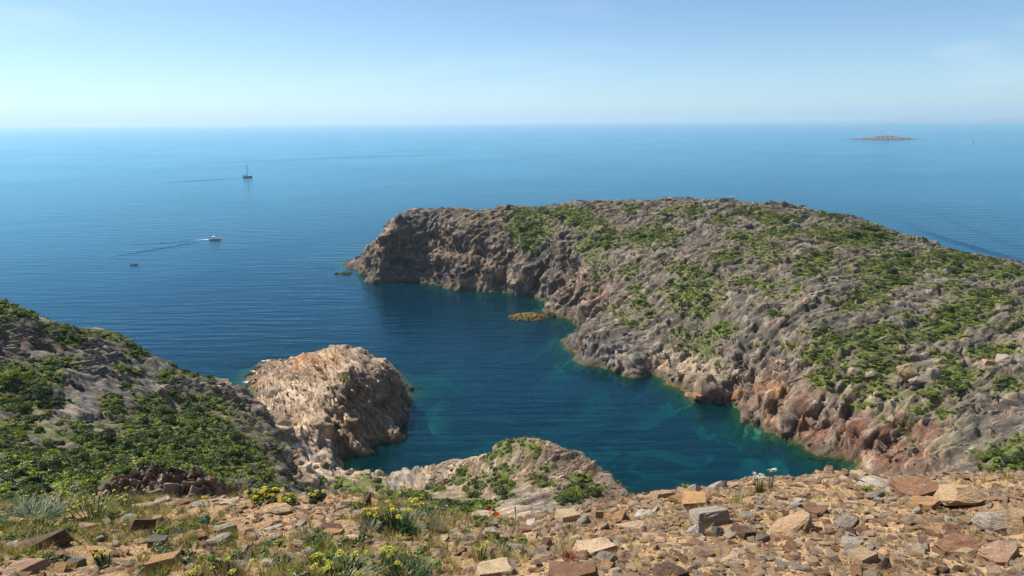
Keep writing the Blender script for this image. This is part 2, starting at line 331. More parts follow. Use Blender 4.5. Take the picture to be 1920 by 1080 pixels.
def tint(P, veg, steep, px, py, warp, layer, reg, hb):
    n = len(P)
    b1 = fbm(P / 6.0 + 40, 4); b2 = fbm(P / 2.2 + 60, 3); b3 = fbm(P / 13.0 + 80, 2)
    C = np.empty((n, 3), np.float32); C[:] = GREY
    base = {0: (0.118, 0.102, 0.078), 1: (0.33, 0.235, 0.15), 2: (0.118, 0.108, 0.094), 3: (0.28, 0.205, 0.125)}
    for k, v in base.items(): C[reg == k] = v
    px2 = px + warp[:, 0] * 16 + b2 * 7; py2 = py + warp[:, 1] * 10 + b2 * 4
    for a in ROCK:
        q = ((px2 - a[0]) / a[2])**2 + ((py2 - a[1]) / a[3])**2
        k = q < 5
        wgt = (np.clip(1.45 * np.exp(-q[k] * 0.9), 0, 1) * (0.8 + 0.5 * b2[k])).clip(0, 0.92)[:, None]
        C[k] = C[k] * (1 - wgt) + np.array(a[4]) * wgt
    def mixc(fac, col):
        nonlocal C
        f = np.clip(fac, 0, 1)[:, None]; C = C * (1 - f) + np.array(col, np.float32) * f
    mixc(0.55 * sstep(0.15, 0.6, b1) * (reg != 1), BRN)
    mixc(np.where(reg == 0, 0.42, 0.5) * sstep(0.25, 0.75, b2 + 0.4 * b3), TAN)
    mixc(0.55 * sstep(0.3, 0.8, -b1 + 0.3 * b2), (0.11, 0.105, 0.105))
    mixc(0.22 * sstep(0.45, 0.85, b2 * b1 * 4), ORA)
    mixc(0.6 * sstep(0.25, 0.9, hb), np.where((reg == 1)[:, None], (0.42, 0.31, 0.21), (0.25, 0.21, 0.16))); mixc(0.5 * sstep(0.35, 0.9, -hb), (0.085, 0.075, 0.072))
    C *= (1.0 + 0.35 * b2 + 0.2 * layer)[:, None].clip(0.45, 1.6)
    # thin soil and dry herbs between the shrubs, then green mats
    mixc(sstep(0.12, 0.4, veg + 0.18 * b2) * 0.7, (0.16, 0.135, 0.07))
    mixc(sstep(0.38, 0.8, veg + 0.3 * b2) * 0.85, (0.105, 0.13, 0.028))
    return C.clip(0.015, 0.8)

def mesh_obj(name, V, F, mat, attrs=None, smooth=True, kind=None, parent=None):
    me = bpy.data.meshes.new(name)
    V = np.ascontiguousarray(V, np.float32); F = np.ascontiguousarray(F, np.int32)
    k = F.shape[1]
    me.vertices.add(len(V)); me.vertices.foreach_set('co', V.ravel())
    me.loops.add(F.size); me.loops.foreach_set('vertex_index', F.ravel())
    me.polygons.add(len(F)); me.polygons.foreach_set('loop_start', np.arange(0, F.size, k, dtype=np.int32))
    me.update(calc_edges=True)
    if smooth: me.polygons.foreach_set('use_smooth', np.ones(len(F), bool))
    for an, av in (attrs or {}).items():
        av = np.asarray(av, np.float32)
        if av.ndim == 2:
            a = me.attributes.new(an, 'FLOAT_COLOR', 'POINT')
            a.data.foreach_set('color', np.concatenate([av, np.ones((len(av), 1), np.float32)], 1).ravel())
        else:
            a = me.attributes.new(an, 'FLOAT', 'POINT'); a.data.foreach_set('value', av)
    if mat is not None: me.materials.append(mat)
    o = bpy.data.objects.new(name, me); COL.objects.link(o)
    if kind: o['kind'] = kind
    if parent: o.parent = parent
    return o

# ------------------------------------------------------------------ materials
class NT:
    def __init__(s, name):
        s.m = bpy.data.materials.new(name); s.m.use_nodes = True
        s.n, s.l = s.m.node_tree.nodes, s.m.node_tree.links
        s.b = s.n['Principled BSDF']; s.out = s.n['Material Output']
    def add(s, t, **k):
        o = s.n.new(t)
        for a, v in k.items():
            if a[0].isupper(): o.inputs[a.replace('_', ' ')].default_value = v
            else: setattr(o, a, v)
        return o
    def link(s, a, b): s.l.new(a, b)
    def attr(s, n): return s.add('ShaderNodeAttribute', attribute_name=n)
    def pos(s): return s.add('ShaderNodeNewGeometry').outputs['Position']
    def noise(s, vec, scale, detail=4, rough=0.5, dist=0.0):
        o = s.add('ShaderNodeTexNoise', Scale=scale, Detail=detail, Roughness=rough, Distortion=dist)
        if vec is not None: s.link(vec, o.inputs['Vector'])
        return o.outputs['Fac']
    def ramp(s, fac, stops, interp='LINEAR'):
        o = s.add('ShaderNodeValToRGB'); r = o.color_ramp; r.interpolation = interp
        while len(r.elements) < len(stops): r.elements.new(0.5)
        for e, (p, c) in zip(r.elements, stops):
            e.position = p; e.color = (*c, 1) if len(c) == 3 else c
        s.link(fac, o.inputs['Fac']); return o.outputs['Color']
    def mix(s, fac, a, b, mode='MIX'):
        o = s.add('ShaderNodeMix', data_type='RGBA', blend_type=mode)
        for v, k in ((fac, 'Factor'), (a, 'A'), (b, 'B')):
            if isinstance(v, (int, float)): o.inputs[k].default_value = v
            elif isinstance(v, tuple): o.inputs[k].default_value = (*v, 1)
            else: s.link(v, o.inputs[k])
        return o.outputs['Result']
    def math(s, op, a, b=None, c=None, clamp=False):
        o = s.add('ShaderNodeMath', operation=op, use_clamp=clamp)
        for k, v in enumerate((a, b, c)):
            if v is None: continue
            if isinstance(v, (int, float)): o.inputs[k].default_value = v
            else: s.link(v, o.inputs[k])
        return o.outputs[0]
    def mrange(s, v, a, b, c=0.0, d=1.0):
        o = s.add('ShaderNodeMapRange'); s.link(v, o.inputs['Value'])
        for k, t in (('From Min', a), ('From Max', b), ('To Min', c), ('To Max', d)): o.inputs[k].default_value = t
        return o.outputs['Result']
    def mapping(s, vec, scale=(1, 1, 1), rot=(0, 0, 0)):
        o = s.add('ShaderNodeMapping'); s.link(vec, o.inputs['Vector'])
        o.inputs['Scale'].default_value = scale; o.inputs['Rotation'].default_value = rot
        return o.outputs['Vector']
    def bump(s, h, dist, strength=1.0, normal=None):
        o = s.add('ShaderNodeBump', Strength=strength, Distance=dist); s.link(h, o.inputs['Height'])
        if normal is not None: s.link(normal, o.inputs['Normal'])
        return o.outputs['Normal']

def rock_terrain_mat():
    t = NT('coast_rock'); p = t.pos()
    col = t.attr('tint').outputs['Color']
    st = t.mapping(t.attr('bed').outputs['Vector'], (0.24, 0.5, 1.9))
    n1 = t.noise(st, 0.7, 7, 0.7, 0.8); n2 = t.noise(p, 2.6, 6, 0.72); n3 = t.noise(p, 9.0, 4, 0.7)
    f = t.math('MULTIPLY', t.mrange(n1, 0.36, 0.66, 0.42, 1.6), t.mrange(n2, 0.35, 0.65, 0.65, 1.35))
    f = t.math('MULTIPLY', f, t.mrange(n3, 0.3, 0.7, 0.85, 1.15))
    vv = t.add('ShaderNodeCombineColor'); [t.link(f, vv.inputs[k]) for k in range(3)]
    c = t.mix(1.0, col, vv.outputs['Color'], 'MULTIPLY')
    # band of weed and dark lichen along the waterline
    z = t.add('ShaderNodeSeparateXYZ'); t.link(p, z.inputs[0])
    zz = t.math('ADD', z.outputs['Z'], t.mrange(n1, 0.25, 0.75, 0.8, -0.8))
    dark = t.mrange(zz, 1.6, 0.7)
    c = t.mix(t.math('MULTIPLY', dark, 0.6), c, (0.06, 0.045, 0.032))
    weed = t.mrange(zz, 0.4, 0.1)
    c = t.mix(weed, c, t.ramp(n2, [(0.38, (0.045, 0.034, 0.013)), (0.53, (0.13, 0.09, 0.022)), (0.68, (0.27, 0.2, 0.035))]))
    t.link(c, t.b.inputs['Base Color'])
    t.b.inputs['Roughness'].default_value = 0.9; t.b.inputs['Specular IOR Level'].default_value = 0.25
    h = t.math('ADD', t.math('MULTIPLY', n1, 0.5), t.math('MULTIPLY', n2, 0.5))
    h = t.math('ADD', h, t.math('MULTIPLY', n3, 0.2))
    rd = t.add('ShaderNodeTexNoise', noise_type='RIDGED_MULTIFRACTAL', Scale=1.3, Detail=6, Roughness=0.6, Lacunarity=2.1)
    t.link(t.mapping(t.attr('bed').outputs['Vector'], (0.3, 0.55, 1.5)), rd.inputs['Vector'])
    h = t.math('ADD', h, t.math('MULTIPLY', rd.outputs['Fac'], -0.3))
    t.link(t.bump(h, 0.34, 1.0), t.b.inputs['Normal'])
    return t.m

def seabed_mat():
    t = NT('sea_floor'); p = t.pos()
    a = t.noise(p, 0.06, 5, 0.6, 0.8); b = t.noise(p, 0.5, 4)
    c = t.ramp(a, [(0.49, (0.025, 0.04, 0.032)), (0.55, (0.28, 0.33, 0.22)), (0.66, (0.5, 0.52, 0.38))])
    c = t.mix(0.6, c, t.ramp(b, [(0.3, (0.4, 0.4, 0.4)), (0.7, (1, 1, 1))]), 'MULTIPLY')
    t.link(c, t.b.inputs['Base Color']); t.b.inputs['Roughness'].default_value = 1.0
    return t.m

def water_mat():
    t = NT('sea_water'); p = t.pos()
    d = t.attr('depth').outputs['Fac']
    # light swell running almost across the view, chop on top of it
    sw = t.mapping(p, (0.035, 0.26, 1), (0, 0, R(12)))
    n1 = t.noise(sw, 1.0, 3, 0.45, 0.35)
    sw2 = t.mapping(p, (0.10, 0.62, 1), (0, 0, R(-9)))
    n2 = t.noise(sw2, 1.0, 3, 0.5, 0.3)
    n3 = t.noise(p, 0.9, 3, 0.55)
    calm = t.mrange(t.noise(p, 0.0055, 3, 0.5, 0.6), 0.38, 0.62, 0.45, 1.15)
    h = t.math('ADD', t.math('MULTIPLY', n1, 0.62), t.math('ADD', t.math('MULTIPLY', n2, 0.26), t.math('MULTIPLY', n3, 0.07)))
    h = t.math('MULTIPLY', h, calm)
    nrm = t.bump(h, 0.62, 1.0)
    see = t.math('POWER', 2.718, t.math('MULTIPLY', d, -0.10))          # how much of the floor shows
    tea = t.math('POWER', 2.718, t.math('MULTIPLY', d, -0.26))
    deep = t.mix(tea, (0.0, 0.019, 0.042), (0.0, 0.075, 0.077))
    body = t.add('ShaderNodeBsdfDiffuse'); t.link(deep, body.inputs['Color'])
    clear = t.add('ShaderNodeBsdfTransparent')
    t.link(t.mix(t.math('MULTIPLY', d, 0.075, clamp=True), t.mix(t.math('MULTIPLY', d, 0.3, clamp=True), (0.8, 0.95, 0.9), (0.05, 0.68, 0.60)), (0.01, 0.26, 0.36)), clear.inputs['Color'])
    mx = t.add('ShaderNodeMixShader'); t.link(see, mx.inputs[0]); t.link(body.outputs[0], mx.inputs[1]); t.link(clear.outputs[0], mx.inputs[2])
    fr = t.add('ShaderNodeFresnel', IOR=1.33); t.link(nrm, fr.inputs['Normal'])
    gl = t.add('ShaderNodeBsdfGlossy', Roughness=0.12); gl.inputs['Color'].default_value = (0.48, 0.84, 1.0, 1); t.link(nrm, gl.inputs['Normal'])
    m2 = t.add('ShaderNodeMixShader'); t.link(fr.outputs[0], m2.inputs[0]); t.link(mx.outputs[0], m2.inputs[1]); t.link(gl.outputs[0], m2.inputs[2])
    t.link(m2.outputs[0], t.out.inputs['Surface'])
    t.m.node_tree.nodes.remove(t.b)
    return t.m

M_ROCK, M_BED, M_SEA = rock_terrain_mat(), seabed_mat(), water_mat()

# ------------------------------------------------------------------ build the land
_LX = np.array([0, 60, 110, 135, 190, 225, 250, 420.]); _LV = np.array([82, 75, 52, 40, 5, -10, -200, -400.])
def divide(y): return np.interp(y, _LX, _LV)
TB = {}
def add_land(name, reg_fn, P, N, F):
    reg = reg_fn(P)
    D, veg, steep, px, py, warp, layer, Q, hb = displace(P, N, reg)
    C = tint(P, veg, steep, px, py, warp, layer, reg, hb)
    TB[name] = (D, N, F, veg, px, py, reg)
    return D, C, reg, Q
def emit(name, D, C, Q, F, fm):
    F = F[fm]
    if not len(F): return
    u = np.unique(F); rm = -np.ones(len(D), int); rm[u] = np.arange(len(u))
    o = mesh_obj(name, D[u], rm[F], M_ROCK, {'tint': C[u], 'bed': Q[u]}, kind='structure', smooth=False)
    print(name, len(u))
    return o
P, N, F = terrain_patch(-92, 225, 60, 402, 0.40, lambda x, y: x > divide(y) - 0.8)
D, C, reg, Q = add_land('headland', lambda P: np.zeros(len(P), int), P, N, F)
emit('headland', D, C, Q, F, np.ones(len(F), bool))
def reg_m(P):
    x, y, z = P.T
    r = np.full(len(P), 3)
    px, py = project(P)
    r[(px < np.interp(py, [560, 735, 770, 800, 840, 920, 1000], [470, 470, 492, 520, 545, 575, 575])) & (y < 150)] = 2
    r[((r == 3) & (y > 92) & (x < np.interp(y, [90, 120, 140, 200], [-14, -14, -8, -8])))] = 1
    return r
P, N, F = terrain_patch(-105, 84, 10, 204, 0.28, lambda x, y: (x < divide(y) + 0.8) & (np.abs(x) < 20 + 0.95 * y))
D, C, reg, Q = add_land('hillside', reg_m, P, N, F)
fr = reg[F[:, 0]]
emit('hillside', D, C, Q, F, fr == 2); emit('rocky_promontory', D, C, Q, F, fr == 1); emit('knoll', D, C, Q, F, fr == 3)
# sea floor and sea
s = 1.25
gx, gy = np.meshgrid(np.arange(-180, 280, s), np.arange(40, 430, s))
V = np.stack([gx.ravel(), gy.ravel(), base_h(gx.ravel(), gy.ravel()) - 0.55], 1)
i = np.arange(gx.size).reshape(gx.shape)
F = np.stack([i[:-1, :-1].ravel(), i[:-1, 1:].ravel(), i[1:, 1:].ravel(), i[1:, :-1].ravel()], 1)
F = F[(V[F, 2] < 0.5).all(1)]
u = np.unique(F); rm = -np.ones(len(V), int); rm[u] = np.arange(len(u))
mesh_obj('seabed', V[u], rm[F], M_BED, kind='structure')
def axis(a, b, s, lim):
    c = list(np.arange(a, b + s, s)); st = s
    while c[-1] < lim: st *= 1.35; c.append(min(c[-1] + st, lim))
    st = s
    while c[0] > -lim: st *= 1.35; c.insert(0, max(c[0] - st, -lim))
    return np.array(c)
ax, ay = axis(-110, 110, 1.3, 42000), axis(90, 345, 1.3, 42000)
gx, gy = np.meshgrid(ax, ay); x, y = gx.ravel(), gy.ravel()
dep = np.clip(-base_h(x, y) + 0.7, 0.3, 15.5)
dep = np.where((x < GX0 + 4) | (x > GX0 + GS * GNX - 6) | (y < 40) | (y > GY0 + GS * GNY - 6), 15.5, dep)
V = np.stack([x, y, np.zeros_like(x)], 1)
i = np.arange(gx.size).reshape(gx.shape)
F = np.stack([i[:-1, :-1].ravel(), i[:-1, 1:].ravel(), i[1:, 1:].ravel(), i[1:, :-1].ravel()], 1)
mesh_obj('sea', V, F, M_SEA, {'depth': dep}, kind='structure')
# ------------------------------------------------------------------ haze over the sea and the far coast
def haze_mat():
    t = NT('sea_air'); t.n.remove(t.b)
    v = t.add('ShaderNodeVolumePrincipled', Density=8e-5, Anisotropy=0.25)
    v.inputs['Color'].default_value = (0.70, 0.87, 1.0, 1)
    t.link(v.outputs[0], t.out.inputs['Volume']); return t.m
bm = bmesh.new(); bmesh.ops.create_cube(bm, size=1.0)
me = bpy.data.meshes.new('haze'); bm.to_mesh(me); bm.free(); me.materials.append(haze_mat())
hz = bpy.data.objects.new('haze', me); COL.objects.link(hz); hz['kind'] = 'stuff'
hz.scale = (90000, 90000, 360); hz.location = (0, 0, 360 / 2 - 20)

def far_mat():
    t = NT('far_coast'); n = t.noise(t.pos(), 0.002, 4)
    t.link(t.ramp(n, [(0.35, (0.10, 0.10, 0.07)), (0.65, (0.20, 0.18, 0.13))]), t.b.inputs['Base Color'])
    t.b.inputs['Roughness'].default_value = 1; return t.m
M_FAR = far_mat()
def far_ridge(name, pxs, y):
    """a long hill: crest line surveyed against the horizon, falling to the sea on both sides"""
    xs = np.linspace(pxs[0][0], pxs[-1][0], 90)
    cr = np.interp(xs, [a for a, b in pxs], [b for a, b in pxs])
    V, n = [], 9
    for i, (a, h) in enumerate(zip(xs, cr)):
        q = at_y(a, 226, y); hh = h / FPX * y * 0.62 + 6 * math.sin(i * 1.7) * (h > 0.5) + 4 * math.sin(i * .6)
        for k in range(n):
            u = k / (n - 1) * 2 - 1
            V.append((q[0], y + u * 900 + 60 * math.sin(i * .9 + k), max(hh, 0) * (1 - abs(u)**1.3) - 2))
    i = np.arange(len(V)).reshape(-1, n)
    F = np.stack([i[:-1, :-1].ravel(), i[1:, :-1].ravel(), i[1:, 1:].ravel(), i[:-1, 1:].ravel()], 1)
    return mesh_obj(name, np.array(V), F, M_FAR, kind='structure')
far_ridge('distant_hills', [(1625, 0), (1650, 6), (1690, 11.5), (1740, 10), (1800, 7.5), (1850, 6.5), (1900, 7), (1990, 9), (2200, 12)], 26000)
far_ridge('distant_headland', [(1838, 0), (1860, 4), (1880, 8), (1900, 9.5), (1930, 10), (1990, 13), (2200, 18)], 19000)

# ------------------------------------------------------------------ the stony edge in front
FE = [(-60, 952, 10.5), (0, 951, 10.4), (100, 947, 10.2), (230, 940, 10.2), (400, 936, 9.9), (480, 931, 9.6), (560, 931, 9.4), (700, 936, 9.0), (800, 955, 8.6), (900, 975, 8.0), (980, 978, 8.0),
      (1040, 966, 8.0), (1100, 956, 8.1), (1200, 936, 8.4), (1240, 926, 8.5), (1300, 920, 8.5), (1370, 907, 8.6), (1450, 901, 8.6), (1510, 892, 8.7), (1550, 886, 8.7), (1650, 892, 8.6), (1700, 892, 8.6), (1920, 892, 8.6), (1990, 892, 8.6)]
fp = []
for a, b, yy in FE:
    q = at_y(a, b, yy); fp.append(q)
    g = at_y(a, 1082, 4.2); fp.append(g)
    mid = (q + g) / 2; mid[2] -= 0.02; fp.append(mid)
    fp.append(q + (q - g) / np.linalg.norm(q - g) * 0.5 - np.array([0, 0, 0.10]))
    fp.append(q + np.array([0.0, 1.3, -1.25])); fp.append(q + np.array([0.0, 3.2, -3.8]))
    fp.append(g + (g - q) * 0.9)
fp += [np.array([x, -3.0, 69.2]) for x in (-9, -4, 0, 4, 9)] + [np.array([x, 0.5, 68.6]) for x in (-9, -4, 0, 4, 9)]
fp = np.array(fp)
_fd = np.sqrt(((fp[:, None, :2] - fp[None, :, :2])**2).sum(-1) + 0.09)
_n = len(fp); _A = np.zeros((_n + 1, _n + 1)); _A[:_n, :_n] = -_fd + np.eye(_n) * 0.03; _A[:_n, _n] = 1; _A[_n, :_n] = 1
_fw = np.linalg.solve(_A, np.append(fp[:, 2], 0))
_fx, _fy = np.arange(-14, 14.01, 0.2), np.arange(-3.4, 14.2, 0.2)
FG = np.stack([-np.sqrt((_fx[:, None] - fp[None, :, 0])**2 + (yy - fp[None, :, 1])**2 + 0.09) @ _fw[:_n] + _fw[_n] for yy in _fy])
def f_base(x, y):
    u = np.clip((x + 14) / 0.2, 0, len(_fx) - 1.001); v = np.clip((y + 3.4) / 0.2, 0, len(_fy) - 1.001)
    i, j = u.astype(int), v.astype(int); a, b = u - i, v - j
    return (FG[j, i] * (1 - a) + FG[j, i + 1] * a) * (1 - b) + (FG[j + 1, i] * (1 - a) + FG[j + 1, i + 1] * a) * b
def f_h(x, y):
    P = np.stack([x, y, np.zeros_like(x)], 1)
    return f_base(x, y) + 0.10 * fbm(P / 0.9, 3) + 0.022 * fbm(P / 0.22 + 7, 3)
sx, sy = np.meshgrid(np.arange(-11.5, 11.51, 0.05), np.arange(-3.0, 13.4, 0.05))
x, y = sx.ravel(), sy.ravel()
Fz = f_h(x, y)
FV = np.stack([x, y, Fz], 1)
i = np.arange(x.size).reshape(sx.shape)
FF = np.stack([i[:-1, :-1].ravel(), i[:-1, 1:].ravel(), i[1:, 1:].ravel(), i[1:, :-1].ravel()], 1)
px, py = project(FV)
# grassy on the left, bare rubble on the right
GRS = [(60, 990, 160, 60), (200, 970, 120, 35), (330, 1000, 90, 30), (620, 1040, 90, 40), (740, 960, 90, 40), (820, 970, 90, 30), (560, 1060, 120, 40), (880, 980, 60, 18), (760, 1060, 90, 40), (450, 1060, 90, 30), (940, 1030, 50, 40), (300, 1060, 60, 30)]
fgr = np.zeros(len(px))
for a in GRS: fgr = np.maximum(fgr, np.exp(-((px - a[0]) / a[2])**2 - ((py - a[1]) / a[3])**2))
fgr = np.clip(fgr + 0.5 * fbm(FV / 0.6 + 3, 3), 0, 1) * (fgr > 0.05)
def fore_mat():
    t = NT('stony_earth'); p = t.pos(); g = t.attr('grass').outputs['Fac']
    a = t.noise(p, 1.3, 5, 0.6); b = t.noise(p, 14, 4, 0.7); c = t.noise(p, 60, 3, 0.7)
    col = t.ramp(a, [(0.3, (0.26, 0.165, 0.085)), (0.5, (0.40, 0.265, 0.145)), (0.7, (0.5, 0.355, 0.21))])
    col = t.mix(0.75, col, t.ramp(b, [(0.3, (0.45, 0.40, 0.36)), (0.55, (1, 1, 1)), (0.75, (1.35, 1.3, 1.2))]), 'MULTIPLY')
    vo = t.add('ShaderNodeTexVoronoi', Scale=45.0); t.link(p, vo.inputs['Vector'])
    col = t.mix(0.55, col, t.ramp(vo.outputs['Color'], [(0.1, (0.55, 0.45, 0.38)), (0.5, (1, 0.95, 0.9)), (0.9, (1.4, 1.35, 1.3))]), 'MULTIPLY')
    gr = t.ramp(b, [(0.3, (0.10, 0.085, 0.025)), (0.6, (0.27, 0.20, 0.075)), (0.8, (0.34, 0.26, 0.11))])
    col = t.mix(t.math('MULTIPLY', g, 0.75), col, gr)
    t.link(col, t.b.inputs['Base Color']); t.b.inputs['Roughness'].default_value = 0.95; t.b.inputs['Specular IOR Level'].default_value = 0.2
    h = t.math('ADD', t.math('MULTIPLY', b, 0.5), t.math('ADD', t.math('MULTIPLY', c, 0.2), t.math('MULTIPLY', vo.outputs['Distance'], -0.5)))
    t.link(t.bump(h, 0.03, 1.0), t.b.inputs['Normal']); return t.m
M_FORE = fore_mat()
mesh_obj('stony_ground', FV, FF, M_FORE, {'grass': fgr}, kind='structure')
_s = 2
i2 = i[::_s, ::_s]; fv2 = FV[i2.ravel()]; j2 = np.arange(i2.size).reshape(i2.shape)
ff2 = np.stack([j2[:-1, :-1].ravel(), j2[:-1, 1:].ravel(), j2[1:, 1:].ravel(), j2[1:, :-1].ravel()], 1)
FBVH = BVHTree.FromPolygons(fv2.tolist(), ff2.tolist())
def hit_fore(px, py):
    d = Vector(ray(px, py)).normalized()
    loc, nor, _, dist = FBVH.ray_cast(Vector(c_o), d)
    return (loc, nor, dist) if loc is not None else None
def fore_down(x, y):
    loc, nor, _, _ = FBVH.ray_cast(Vector((x, y, 90)), Vector((0, 0, -1)))
    return loc, nor
# ------------------------------------------------------------------ helpers for things
def tag(o, label, cat, group=None, kind=None):
    o['label'] = label; o['category'] = cat
    if group: o['group'] = group
    if kind: o['kind'] = kind
    return o
def empty(name, loc, rz=0.0):
    o = bpy.data.objects.new(name, None); COL.objects.link(o); o.location = loc; o.rotation_euler = (0, 0, rz)
    o.empty_display_size = 0.1
    return o
def raw_mesh(name, V, F, mats, attrs=None, smooth=False):
    me = bpy.data.meshes.new(name); me.from_pydata([tuple(v) for v in V], [], [tuple(f) for f in F])
    for m in (mats if isinstance(mats, (list, tuple)) else [mats]): me.materials.append(m)
    for an, av in (attrs or {}).items():
        a = me.attributes.new(an, 'FLOAT', 'POINT'); a.data.foreach_set('value', np.asarray(av, np.float32))
    if smooth: me.polygons.foreach_set('use_smooth', np.ones(len(F), bool))
    me.update(); return me
def link(name, me, parent=None, loc=None):
    o = bpy.data.objects.new(name, me); COL.objects.link(o)
    if parent is not None: o.parent = parent
    if loc is not None: o.location = loc
    return o
def scatter(name, pts, rot, scl, idx, protos, label, cat):
    """many small alike pieces as one object: instances on points"""
    me = bpy.data.meshes.new(name); n = len(pts)
    me.vertices.add(n); me.vertices.foreach_set('co', np.asarray(pts, np.float32).ravel())
    for an, av in (('rot', rot), ('scl', scl)):
        a = me.attributes.new(an, 'FLOAT_VECTOR', 'POINT'); a.data.foreach_set('vector', np.asarray(av, np.float32).ravel())
    a = me.attributes.new('idx', 'INT', 'POINT'); a.data.foreach_set('value', np.asarray(idx, np.int32))
    col = bpy.data.collections.new(name + '_shapes')
    for k, pm in enumerate(protos): col.objects.link(bpy.data.objects.new('%s_%02d' % (name, k), pm))
    o = bpy.data.objects.new(name, me); COL.objects.link(o)
    ng = bpy.data.node_groups.new(name, 'GeometryNodeTree')
    ng.interface.new_socket('Geometry', in_out='INPUT', socket_type='NodeSocketGeometry')
    ng.interface.new_socket('Geometry', in_out='OUTPUT', socket_type='NodeSocketGeometry')
    N, L = ng.nodes, ng.links
    gi, go = N.new('NodeGroupInput'), N.new('NodeGroupOutput')
    ci = N.new('GeometryNodeCollectionInfo'); ci.inputs['Collection'].default_value = col
    ci.inputs['Separate Children'].default_value = True; ci.inputs['Reset Children'].default_value = True
    ip = N.new('GeometryNodeInstanceOnPoints'); ip.inputs['Pick Instance'].default_value = True
    def na(nm, ty):
        q = N.new('GeometryNodeInputNamedAttribute'); q.data_type = ty; q.inputs['Name'].default_value = nm; return q.outputs['Attribute']
    L.new(gi.outputs[0], ip.inputs['Points']); L.new(ci.outputs[0], ip.inputs['Instance'])
    L.new(na('rot', 'FLOAT_VECTOR'), ip.inputs['Rotation']); L.new(na('scl', 'FLOAT_VECTOR'), ip.inputs['Scale'])
    L.new(na('idx', 'INT'), ip.inputs['Instance Index']); L.new(ip.outputs[0], go.inputs[0])
    md = o.modifiers.new('pieces', 'NODES'); md.node_group = ng
    return tag(o, label, cat, kind='stuff')

# ------------------------------------------------------------------ shrubs
def leaf_mat(name, stops, trans=0.25):
    t = NT(name); t.n.remove(t.b)
    oi = t.add('ShaderNodeObjectInfo'); lv = t.attr('lv').outputs['Fac']
    c = t.ramp(oi.outputs['Random'], stops)
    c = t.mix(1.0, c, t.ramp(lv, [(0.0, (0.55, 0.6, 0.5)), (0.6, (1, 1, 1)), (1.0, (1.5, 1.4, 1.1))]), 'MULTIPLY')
    d = t.add('ShaderNodeBsdfDiffuse'); t.link(c, d.inputs['Color'])
    tr = t.add('ShaderNodeBsdfTranslucent'); t.link(t.mix(1.0, c, (1.1, 1.25, 0.5), 'MULTIPLY'), tr.inputs['Color'])
    m = t.add('ShaderNodeMixShader'); m.inputs[0].default_value = trans
    t.link(d.outputs[0], m.inputs[1]); t.link(tr.outputs[0], m.inputs[2])
    g = t.add('ShaderNodeBsdfGlossy', Roughness=0.5); m2 = t.add('ShaderNodeMixShader'); m2.inputs[0].default_value = 0.04
    t.link(m.outputs[0], m2.inputs[1]); t.link(g.outputs[0], m2.inputs[2]); t.link(m2.outputs[0], t.out.inputs['Surface'])
    return t.m
M_LEAF = leaf_mat('shrub_leaf', [(0.0, (0.025, 0.05, 0.01)), (0.35, (0.06, 0.10, 0.013)), (0.55, (0.10, 0.115, 0.028)), (0.75, (0.125, 0.185, 0.018)), (0.92, (0.23, 0.28, 0.025)), (1.0, (0.14, 0.12, 0.06))])
M_MAT = leaf_mat('low_shrub_leaf', [(0.0, (0.11, 0.14, 0.02)), (0.35, (0.21, 0.255, 0.03)), (0.65, (0.31, 0.35, 0.038)), (0.8, (0.18, 0.19, 0.05)), (1.0, (0.2, 0.165, 0.085))])
def simple_mat(name, col, rough=0.8, var=0.0, scale=8.0):
    t = NT(name)
    if var:
        n = t.noise(t.add('ShaderNodeTexCoord').outputs['Object'], scale, 4)
        t.link(t.ramp(n, [(0.3, tuple(c * (1 - var) for c in col)), (0.7, tuple(min(1, c * (1 + var)) for c in col))]), t.b.inputs['Base Color'])
    else: t.b.inputs['Base Color'].default_value = (*col, 1)
    t.b.inputs['Roughness'].default_value = rough; return t.m
M_TWIG = simple_mat('twig_bark', (0.09, 0.065, 0.045), 0.9, 0.4)

